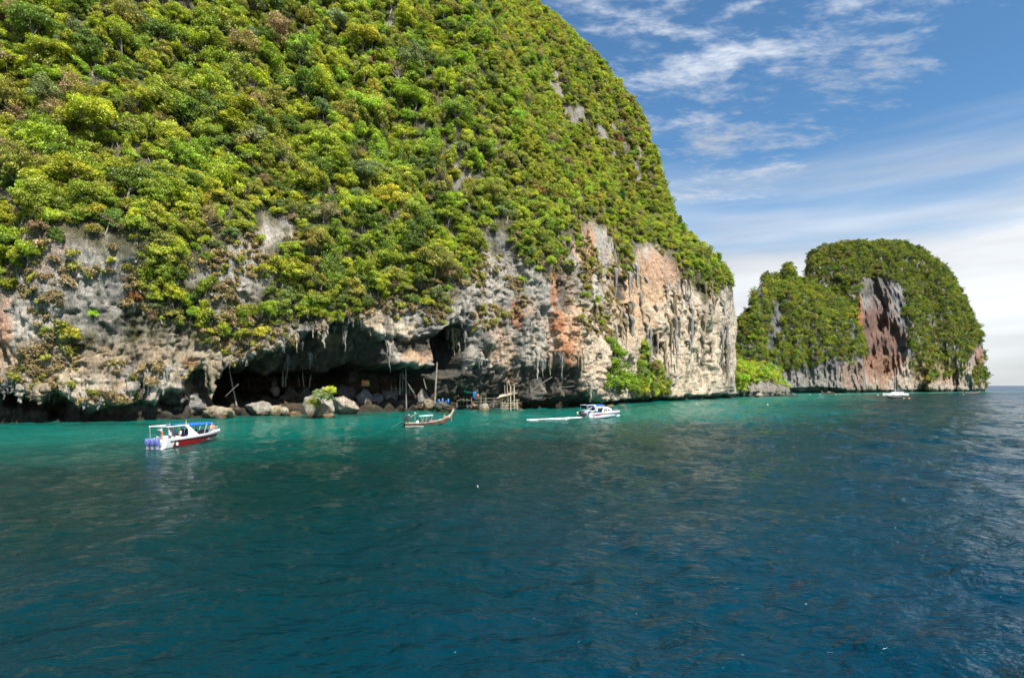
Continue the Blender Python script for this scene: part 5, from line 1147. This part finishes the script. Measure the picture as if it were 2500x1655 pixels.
red_boat = speedboat('speedboat', (-39.35, 62.9, 0.0), (.13, .99), 11.0, REDP, BLUEC, 'white speedboat with red side and blue canopy, moored near the caves'.replace('moored', 'floating'), 'red')
PINK = simple('pink_stripe', (.72, .03, .16), .3)
pink_boat = speedboat('speedboat', (15.9, 122.6, 0.0), (.86, .51), 9.6, PINK, BLUEC, 'white cabin speedboat with a pink stripe, trailing a foam wake', 'cabin')
blue_boat = speedboat('speedboat', (16.6, 132.5, 0.0), (.75, .66), 8.5, GEL, BLUEC, 'white speedboat with blue canopy, mostly hidden behind the pink-striped one', 'blue')

def longtail(name, loc, heading, Ln, label, hullc, roofc, group=None, detail=True, flip=False):
    r = empty(name); frame(r, loc, heading); tag(r, label, 'boat', group); k = Ln / 10.0
    wood_ = simple('hull' + str(hullc), hullc, .7, var=.4, vscale=1.2); rim = simple('pale_plank', (.42, .33, .25), .7, var=.2, vscale=2)
    X0 = np.array([0, .6, 2, 4, 6, 7.5, 8.6, 9.3, 9.8]); hb = np.array([.50, .62, .74, .78, .70, .52, .30, .12, .04]); gz = np.array([.62, .60, .58, .60, .72, .95, 1.25, 1.55, 1.85]); kz = np.array([-.1, -.2, -.25, -.25, -.2, -.05, .25, .75, 1.35])
    n = 26; xs = np.linspace(0, 9.8, n); hb, gz, kz = (np.interp(xs, X0, a) for a in (hb, gz, kz)); xs = xs * k
    sec = [[(xs[i], sg * hb[i] * w_, kz[i] + (gz[i] - kz[i]) * t) for sg, w_, t in ((-1, 1, 1), (-1, .93, .62), (-1, .75, .28), (-1, .32, .05), (1, .32, .05), (1, .75, .28), (1, .93, .62), (1, 1, 1))] for i in range(n)]
    m_ = MB(); m_.loft(sec, False, True, False); m_.build('hull', wood_, r, True)
    m_ = MB(); m_.loft([[(xs[i], -hb[i] * .85, max(kz[i] + .3, .22 + max(0, gz[i] - 1.0))), (xs[i], hb[i] * .85, max(kz[i] + .3, .22 + max(0, gz[i] - 1.0)))] for i in range(n - 3)]); m_.build('floor_boards', simple('deck_wood', (.33, .25, .17), .8, var=.3), r)
    for sg in (-1, 1):
        m_ = MB(); m_.tube([(xs[i], sg * hb[i], gz[i] + .02) for i in range(n)], .06, 6); m_.build('gunwale', rim, r)
        if detail: m_ = MB(); m_.tube([(xs[i], sg * hb[i] * .80, .03 + kz[i] * .0 + max(0, kz[i])) for i in range(0, 16)], .04, 5); m_.build('waterline_strake', simple('white_strake', (.75, .73, .66), .6), r)
    m_ = MB(); m_.loft([[(x * k, -w_, z), (x * k + d, -w_, z - .1), (x * k + d, w_, z - .1), (x * k, w_, z)] for x, z, w_, d in [(9.2, 1.35, .10, .35), (9.75, 1.85, .09, .3), (10.15, 2.4, .085, .26), (10.4, 2.95, .09, .26)]], True, True, True); m_.build('prow_post', rim, r, True, bevel=.0)
    for q, c in enumerate([(.7, .03, .12), (.8, .75, .7), (.65, .1, .3)]):
        m_ = MB(); x, z = 9.72 * k, 1.66 - .05 * q; m_.loft([[(x + .12 + .03 * j + .06 * q, -.14 - .02 * q, z - .22 * j), (x + .12 + .03 * j + .06 * q, .1 + .02 * q, z - .22 * j - .03)] for j in range(5)]); o = m_.build('ribbon', simple('ribbon' + str(c), c, .8), r); o.modifiers.new('thick', 'SOLIDIFY').thickness = .02
    m_ = MB(); m_.loft([[(x * k, y, z) for y, z in ((-.72, 1.72 + dz), (-.4, 1.82 + dz), (0, 1.86 + dz), (.4, 1.82 + dz), (.72, 1.72 + dz))] for x, dz in [(2.9, -.02), (3.8, .02), (4.8, .06), (5.8, .1)]]); o = m_.build('canopy_roof', roofc, r, True); o.modifiers.new('thick', 'SOLIDIFY').thickness = .05
    for sg in (-1, 1):
        for (a, b_) in (((3.2, .6), (3.9, 1.74)), ((4.5, .6), (3.9, 1.74)) if False else ((3.9, .6), (3.1, 1.72)), ((4.1, .6), (4.6, 1.76)), ((5.3, .66), (5.6, 1.8))):
            m_ = MB(); m_.tube([(a[0] * k, sg * .7, a[1]), (b_[0] * k, sg * .68, b_[1])], .03, 6); m_.build('canopy_post', rim, r)
    # motor on its pivot with the long shaft and tiller
    m_ = MB(); m_.box((.25 * k, 0, .85), (.12, .12, .7)); m_.build('pivot_post', wood_, r)
    m_ = MB(); m_.box((.3, 0, 1.30), (.75, .36, .38)); m_.tube([(.1, .1, 1.45), (.1, .12, 1.75)], .05, 6); m_.lathe([(0, 0), (.17, 0), (.17, .22), (0, .22)], 10, (.45, 0, 1.48)); m_.box((-.05, 0, 1.15), (.4, .3, .2)); m_.build('engine', simple('oily_engine', (.035, .035, .04), .5, .3), r, bevel=.02)
    m_ = MB(); m_.tube([(-.05, 0, 1.15), (-2.6 * k, 0, -.12)], .04, 6); m_.build('propeller_shaft', simple('dull_steel', (.2, .2, .2), .5, .6), r); m_ = MB(); m_.tube([(.6, 0, 1.4), (1.3, .05, 1.75), (2.5, .1, 2.3)], [.05, .05, .035], 6); m_.build('tiller', rim, r)
    if detail:
        m_ = MB(); m_.tube([(2.35 * k, .3, .3), (2.35 * k, .3, 2.2)], .03, 6); m_.build('mast', rim, r); m_ = MB(); m_.lathe([(0, 0), (.09, .02), (.09, .2), (0, .24)], 8, (2.35 * k, .3, 2.2)); m_.build('lamp', SEATM, r)
        for j, (x, c, s_) in enumerate([(4.4, (.02, .02, .03), .45), (4.9, (.03, .03, .035), .4), (5.5, (.7, .06, .25), .4), (2.7, (.75, .75, .72), .25)]): m_ = MB(); m_.lathe([(0, 0), (s_, .02), (s_ * 1.05, .25), (s_ * .7, .5), (0, .58)], 9, (x * k, -.1, .45), 1, .8); m_.build('cargo_bundle', simple('bundle' + str(c), c, .8), r, True)
        m_ = MB(); m_.box((7.6 * k, 0, 1.0), (.9, .8, .06)); m_.build('bow_seat', rim, r)
    else:
        for x in (2.0, 4.4, 6.2): m_ = MB(); m_.box((x * k, 0, .5), (.25, 1.2, .05)); m_.build('thwart', rim, r)
    return r
CYAN = simple('pale_blue_roof', (.32, .58, .80), .6, var=.1); WHT = simple('white_roof', (.75, .75, .74), .6); TURQ = simple('turquoise_roof', (.02, .35, .55), .6)
lt = longtail('longtail_boat', (-18.3, 96.6, 0), (.87, .49), 8.6, 'brown longtail boat with pale blue roof crossing before the cave', (.10, .065, .04), CYAN)
def far_lt(px, py, heading, Ln, label, hc, rc): return longtail('longtail_boat', onwater(px, py), heading, Ln, label, hc, rc, 'longtail boats anchored off the far island', False)
far_lt(1947, 967.5, (-.9, -.42), 9.5, 'dark longtail boat with turquoise roof by the low headland', (.10, .06, .045), TURQ)
far_lt(2036, 961.6, (-.98, -.2), 11.5, 'orange-prowed longtail boat with white roof before the dark sea cave', (.16, .07, .035), WHT)
far_lt(2206, 972.5, (-.985, .12), 9.0, 'low dark longtail boat just in front of the sailing yacht', (.05, .042, .038), WHT)
far_lt(2354, 961.2, (.97, .1), 14.0, 'brown longtail boat with turquoise roof at the island tip', (.22, .13, .09), TURQ)
# sailing yacht
ya = empty('sailing_yacht', onwater(2188, 965.2)); ya.rotation_euler = (0, 0, R(184)); tag(ya, 'white catamaran sailing yacht with a tall bare mast', 'yacht')
for sg in (-1, 1):
    xs = np.linspace(-7, 8, 16); m_ = MB(); m_.loft([[(x, sg * 2.6 + w_ * .55 * max(.03, 1 - max(0, (x - 2) / 6.2) ** 2) ** .5, z + (.25 if z > .5 else 0) * max(0, x / 8)) for w_, z in ((-1, 1.35), (-.9, .5), (-.3, -.3), (.3, -.3), (.9, .5), (1, 1.35))] for x in xs], False, True, True); m_.build('hull', GEL, ya, True)
m_ = MB(); m_.box((-1.6, 0, 1.25), (9.5, 5.4, .5)); m_.build('bridge_deck', GEL, ya, bevel=.08); m_ = MB(); m_.loft([[(x, -y, 1.5), (x + .1, -y * .9, z), (x + .1, y * .9, z), (x, y, 1.5)] for x, y, z in [(-4, 2.2, 2.6), (-1, 2.3, 2.75), (2.0, 2.0, 2.4), (3.4, 1.5, 1.7)]], False, True, True); m_.build('cabin', GEL, ya, True)
for sg in (-1, 1): m_ = MB(); m_.loft([[(x, sg * (y + .04), 1.85), (x, sg * (y * .955 + .04), z)] for x, y, z in [(-3.6, 2.17, 2.35), (-.5, 2.24, 2.42), (2.0, 1.95, 2.2)]]); m_.build('cabin_window', NAVY, ya)
m_ = MB(); m_.tube([(.8, 0, 2.4), (.8, 0, 19.5)], [.2, .14], 8); m_.build('mast', simple('mast_paint', (.62, .64, .64), .4), ya); m_ = MB(); m_.tube([(.6, 0, 3.6), (-5.2, 0, 3.7)], .11, 8); m_.build('boom', STEEL, ya); m_ = MB(); m_.tube([(.5, 0, 3.85), (-2, 0, 4.0), (-5, 0, 3.85)], [.32, .3, .18], 8); m_.build('furled_sail', simple('sail_cover', (.05, .07, .10), .8), ya, True)
m_ = MB(); m_.loft([[(x, -1.9, 2.9 + dz), (x, 0, 3.15 + dz), (x, 1.9, 2.9 + dz)] for x, dz in [(-6.2, -.1), (-4.8, .05), (-3.4, 0)]]); o = m_.build('cockpit_awning', simple('dark_awning', (.03, .035, .05), .8), ya); o.modifiers.new('thick', 'SOLIDIFY').thickness = .05
for p, q in (((.8, 0, 19.2), (7.6, 0, 1.5)), ((.8, 0, 17), (-1.5, 2.6, 1.4)), ((.8, 0, 17), (-1.5, -2.6, 1.4))): m_ = MB(); m_.tube([p, q], .02, 4); m_.build('rigging_wire', STEEL, ya)
m_ = MB(); m_.tube([(-6.5, -2.4, 1.6), (-6.5, -2.4, 2.6), (-6.5, 2.4, 2.6), (-6.5, 2.4, 1.6)], .05, 6); m_.build('stern_rail', STEEL, ya)
# dinghy and floats
dg = empty('white_dinghy', onwater(2005, 971.0)); dg.rotation_euler = (0, 0, R(150)); tag(dg, 'small white dinghy drifting off the low headland', 'dinghy')
m_ = MB(); m_.loft([[(x, w_ * y, z) for y, z in ((-1, .45), (-.8, .1), (0, -.05), (.8, .1), (1, .45))] for x, w_ in [(-1.5, .6), (-.5, .72), (.7, .62), (1.5, .3), (1.8, .05)]], False, True, False); m_.build('hull', GEL, dg, True); m_ = MB(); m_.box((-.4, 0, .35), (.25, 1.2, .05)); m_.box((.6, 0, .35), (.25, 1.0, .05)); m_.build('thwart', SEATM, dg); m_ = MB(); m_.box((-1.6, 0, .55), (.3, .3, .6)); m_.build('outboard_motor', simple('dark_cowl', (.05, .055, .07), .35), dg, bevel=.04)
for px, py, r_, c, lb in [(1410, 1008.5, .28, (.75, .62, .35), 'cream float astern of the pink-striped speedboat'), (1977, 964, .55, (.75, .35, .12), 'orange float beside the longtail by the low headland'), (2002, 963, .4, (.8, .75, .6), 'cream float near the white dinghy'), (2041, 963.5, .5, (.75, .6, .2), 'yellow float astern of the orange-prowed longtail'),
                          (2051, 962, .4, (.75, .55, .4), 'tan float beyond the orange-prowed longtail'), (2143, 964.7, .5, (.8, .8, .78), 'white float ahead of the sailing yacht'), (2219, 973.5, .55, (.8, .25, .15), 'red float astern of the low dark longtail'), (1874, 988.0, .26, (.85, .85, .85), 'white float alone in open water off the headland'),
                          (2352, 963.8, .45, (.7, .5, .3), 'tan float beside the longtail at the island tip'), (1700, 986, .25, (.8, .7, .5), 'pale float off the pale wall'), (1166, 1188, .045, (.85, .85, .85), 'tiny white float in the deep water'), (2206.5, 973.6, .4, (.8, .6, .3), 'amber float at the stern of the low dark longtail')]:
    buoy(onwater(px, py) + Vector((0, 0, .05)), r_, c, lb)
# bit of foam-white driftwood afloat near the camera side
dw = MB(); dw.tube([(-.22, 0, .02), (-.05, .04, .05), (.12, .02, .04), (.25, -.03, .02)], [.02, .05, .045, .015], 7); o = dw.build('floating_litter', simple('bleached_wood', (.75, .74, .70), .7), None, True); o.location = onwater(277, 1422); o.scale = (.32,) * 3; tag(o, 'small white scrap floating in the open teal water', 'litter')
# wake foam of the pink-striped boat
def foam(a, b_, w0, w1, seed, label, n=900, zs=1.0):
    r = np.random.default_rng(seed); A, B = Vector(a), Vector(b_); d = (B - A); L_ = d.length; d.normalize(); s_ = Vector((-d.y, d.x, 0)); V, Tt = [], []
    Fs = []
    for k in range(n):
        t = r.random() ** .9; w_ = (w0 + (w1 - w0) * t) * r.normal() * .4; p = A + d * (L_ * t) + s_ * w_; q = .03 + .15 * r.random() ** 1.6; z = .09 + .12 * r.random() * (.4 + t)
        h = len(V); m = 6
        V.append((p.x, p.y, z + .05)); 
        for j in range(m): an = 6.283 * j / m; V.append((p.x + q * 1.6 * math.cos(an) * (.7 + .6 * r.random()), p.y + q * math.sin(an) * (.7 + .6 * r.random()), z - .10))
        Fs += [(h, h + 1 + j, h + 1 + (j + 1) % m) for j in range(m)]
    me = mesh_np('wake_foam', V, Fs, simple('sea_foam', (.82, .86, .86), .9), True); o = link(bpy.data.objects.new('wake_foam', me)); tag(o, label, None, None, 'stuff')
foam(onwater(1286, 1025.5), onwater(1428, 1020), .5, 1.7, 1, 'white foam wake behind the pink-striped speedboat', 380)
foam(onwater(1428, 1020.5), onwater(1512, 1014), .9, .4, 2, 'bow foam along the pink-striped speedboat hull', 260)

# ------------------------------------------------------------------ people
SKIN = simple('skin', (.40, .22, .14), .6)
_people = []
def person(loc, rz, pose, shirt, shorts, label, hair=(.03, .02, .015), hat=None, sc=1.0):
    J = {}; E = []; Rg = {}
    def j(n, p, rad, reg, par=None):
        J[n] = (Vector(p), rad); Rg[n] = reg
        if par: E.append((par, n))
    sit = pose.startswith('sit')
    H = .12 if sit else .92; ln = .10 if pose == 'lean' else .05 if sit else .02
    j('pel', (0, 0, H), (.15, .115), 2); j('sp', (ln * .5, 0, H + .24), (.14, .105), 1, 'pel'); j('ch', (ln, 0, H + .44), (.165, .115), 1, 'sp'); j('nk', (ln + .01, 0, H + .58), (.055, .055), 0, 'ch'); j('hd', (ln + .03, 0, H + .68), (.085, .095), 0, 'nk'); j('ht', (ln + .02, 0, H + .78), (.075, .085), 0, 'hd'); j('ns', (ln + .13, 0, H + .68), (.018, .018), 0, 'hd')
    for sg, s_ in ((1, 'L'), (-1, 'R')):
        j('er' + s_, (ln + .01, sg * .10, H + .69), (.02, .02), 0, 'hd')
        j('sh' + s_, (ln, sg * .19, H + .49), (.07, .07), 1, 'ch')
        if pose == 'lean' or pose == 'sit_hold': el, wr = (ln + .16, sg * .24, H + .26), (ln + .38, sg * .16, H + .30)
        elif pose == 'raise' and sg < 0: el, wr = (ln + .12, sg * .28, H + .62), (ln + .2, sg * .24, H + .86)
        else: el, wr = (ln - .02, sg * .27, H + .24), (ln + .08, sg * .25, H + .02)
        j('el' + s_, el, (.045, .045), 1 if True else 0, 'sh' + s_); j('wr' + s_, wr, (.032, .032), 0, 'el' + s_)
        dr = (Vector(wr) - Vector(el)).normalized(); pm = Vector(wr) + dr * .08; j('pm' + s_, pm, (.035, .02), 0, 'wr' + s_)
        for q in range(4): j('f%d' % q + s_, pm + dr * (.075 + .012 * (q in (1, 2))) + Vector((.012, (q - 1.5) * .022, -.015)), (.010, .010), 0, 'pm' + s_)
        j('th' + s_, Vector(wr) + dr * .06 + Vector((.035, -sg * .035, 0)), (.011, .011), 0, 'wr' + s_)
        j('hp' + s_, (0, sg * .10, H - .05), (.10, .10), 2, 'pel')
        if sit: kn, an = (.42, sg * .14, H + .02 if pose != 'sit_bow' else H + .22), (.46 if pose != 'sit_bow' else .55, sg * .13, H - .40 if pose != 'sit_bow' else H - .08)
        else: kn, an = (.03 if sg > 0 else .0, sg * .11, .49), (-.02, sg * .11, .08)
        j('kn' + s_, kn, (.062, .062), 2 if sit else 0, 'hp' + s_); j('an' + s_, an, (.042, .042), 0, 'kn' + s_); j('to' + s_, Vector(an) + Vector((.17, sg * .02, -.04)), (.04, .028), 0, 'an' + s_)
    names = list(J); ix = {n: i for i, n in enumerate(names)}
    me = bpy.data.meshes.new('person'); me.from_pydata([J[n][0] for n in names], [(ix[a], ix[b_]) for a, b_ in E], []); o = bpy.data.objects.new('person_rig', me); C.objects.link(o)
    md = o.modifiers.new('skin', 'SKIN')
    for n in names: sv = me.skin_vertices[0].data[ix[n]]; sv.radius = J[n][1]; sv.use_root = (n == 'pel')
    o.modifiers.new('sub', 'SUBSURF').levels = 1
    _people.append((o, names, J, Rg, loc, rz, shirt, shorts, label, hair, hat, sc, H, ln))
def finish_people():
    bpy.context.view_layer.update(); dg_ = bpy.context.evaluated_depsgraph_get()
    for (o, names, J, Rg, loc, rz, shirt, shorts, label, hair, hat, sc, H, ln) in _people:
        me = bpy.data.meshes.new_from_object(o.evaluated_get(dg_)); me.name = 'person'
        me.materials.clear(); [me.materials.append(m) for m in (SKIN, simple('cloth' + str(shirt), shirt, .8), simple('cloth' + str(shorts), shorts, .8))]
        P = np.array([J[n][0] for n in names]); reg = np.array([Rg[n] for n in names]); ce = np.array([p.center[:] for p in me.polygons])
        me.polygons.foreach_set('material_index', reg[np.argmin(((ce[:, None] - P[None]) ** 2).sum(-1), 1)].astype(np.int32)); me.polygons.foreach_set('use_smooth', np.ones(len(me.polygons), bool)); me.update()
        bpy.data.objects.remove(o); q = link(bpy.data.objects.new('person', me)); q.location = loc; q.rotation_euler = (0, 0, rz); q.scale = (sc,) * 3; tag(q, label, 'person')
        m_ = MB(); cz_ = H + .735; c = (ln, 0, cz_)
        m_.lathe([(.112, -.05), (.118, .0), (.105, .06), (.07, .105), (.0, .12)], 12, c); m_.build('hair', simple('hair' + str(hair), hair, .8), q, True)
        if hat: m_ = MB(); m_.lathe([(.0, .02), (.24, .0), (.24, .015), (.13, .04), (.12, .13), (.0, .15)], 14, c); m_.build('hat', simple('hat' + str(hat), hat, .8), q, True)
def on_boat(b_, x, y, z): return Matrix.Translation(b_.location) @ Matrix.Rotation(b_.rotation_euler.z, 4, 'Z') @ Vector((x, y, z))
hz = red_boat.rotation_euler.z
person(on_boat(red_boat, .75, -.1, .93), hz + 2.8, 'lean', (.80, .78, .76), (.60, .12, .06), 'person in white shirt and red shorts bending over the motors', hat=(.75, .7, .65), sc=.92)
person(on_boat(red_boat, 1.25, -.75, .38), hz - 1.2, 'stand', (.75, .74, .72), (.06, .06, .10), 'person in white shirt standing under the striped flag')
person(on_boat(red_boat, 2.5, .35, .38), hz + 2.2, 'stand', (.60, .62, .70), (.25, .3, .5), 'person in pale blue top standing amidships')
person(on_boat(red_boat, 2.8, -.75, .38), hz + 2.6, 'stand', (.78, .76, .74), (.45, .35, .25), 'person in white shirt standing by the yellow flag', hat=(.25, .2, .05))
person(on_boat(red_boat, 4.3, .2, .85), hz, 'sit', (.06, .09, .30), (.04, .04, .06), 'person in blue seated under the canopy front'.replace('front', 'behind the pillar'))
person(on_boat(red_boat, 9.4, -.1, 1.30), hz + .5, 'sit_bow', (.70, .30, .18), (.2, .2, .25), 'person in orange top seated on the foredeck')
lz = lt.rotation_euler.z
person(on_boat(lt, .75, 0, .28), lz + .4, 'lean', (.10, .06, .07), (.05, .05, .08), 'longtail driver in dark clothes and straw hat at the tiller', hat=(.60, .45, .35))
person(on_boat(lt, 7.3, 0, 1.03), lz + .6, 'sit_hold', (.52, .30, .20), (.45, .05, .16), 'bare-backed person seated on the longtail bow', hair=(.30, .20, .10))
finish_people()
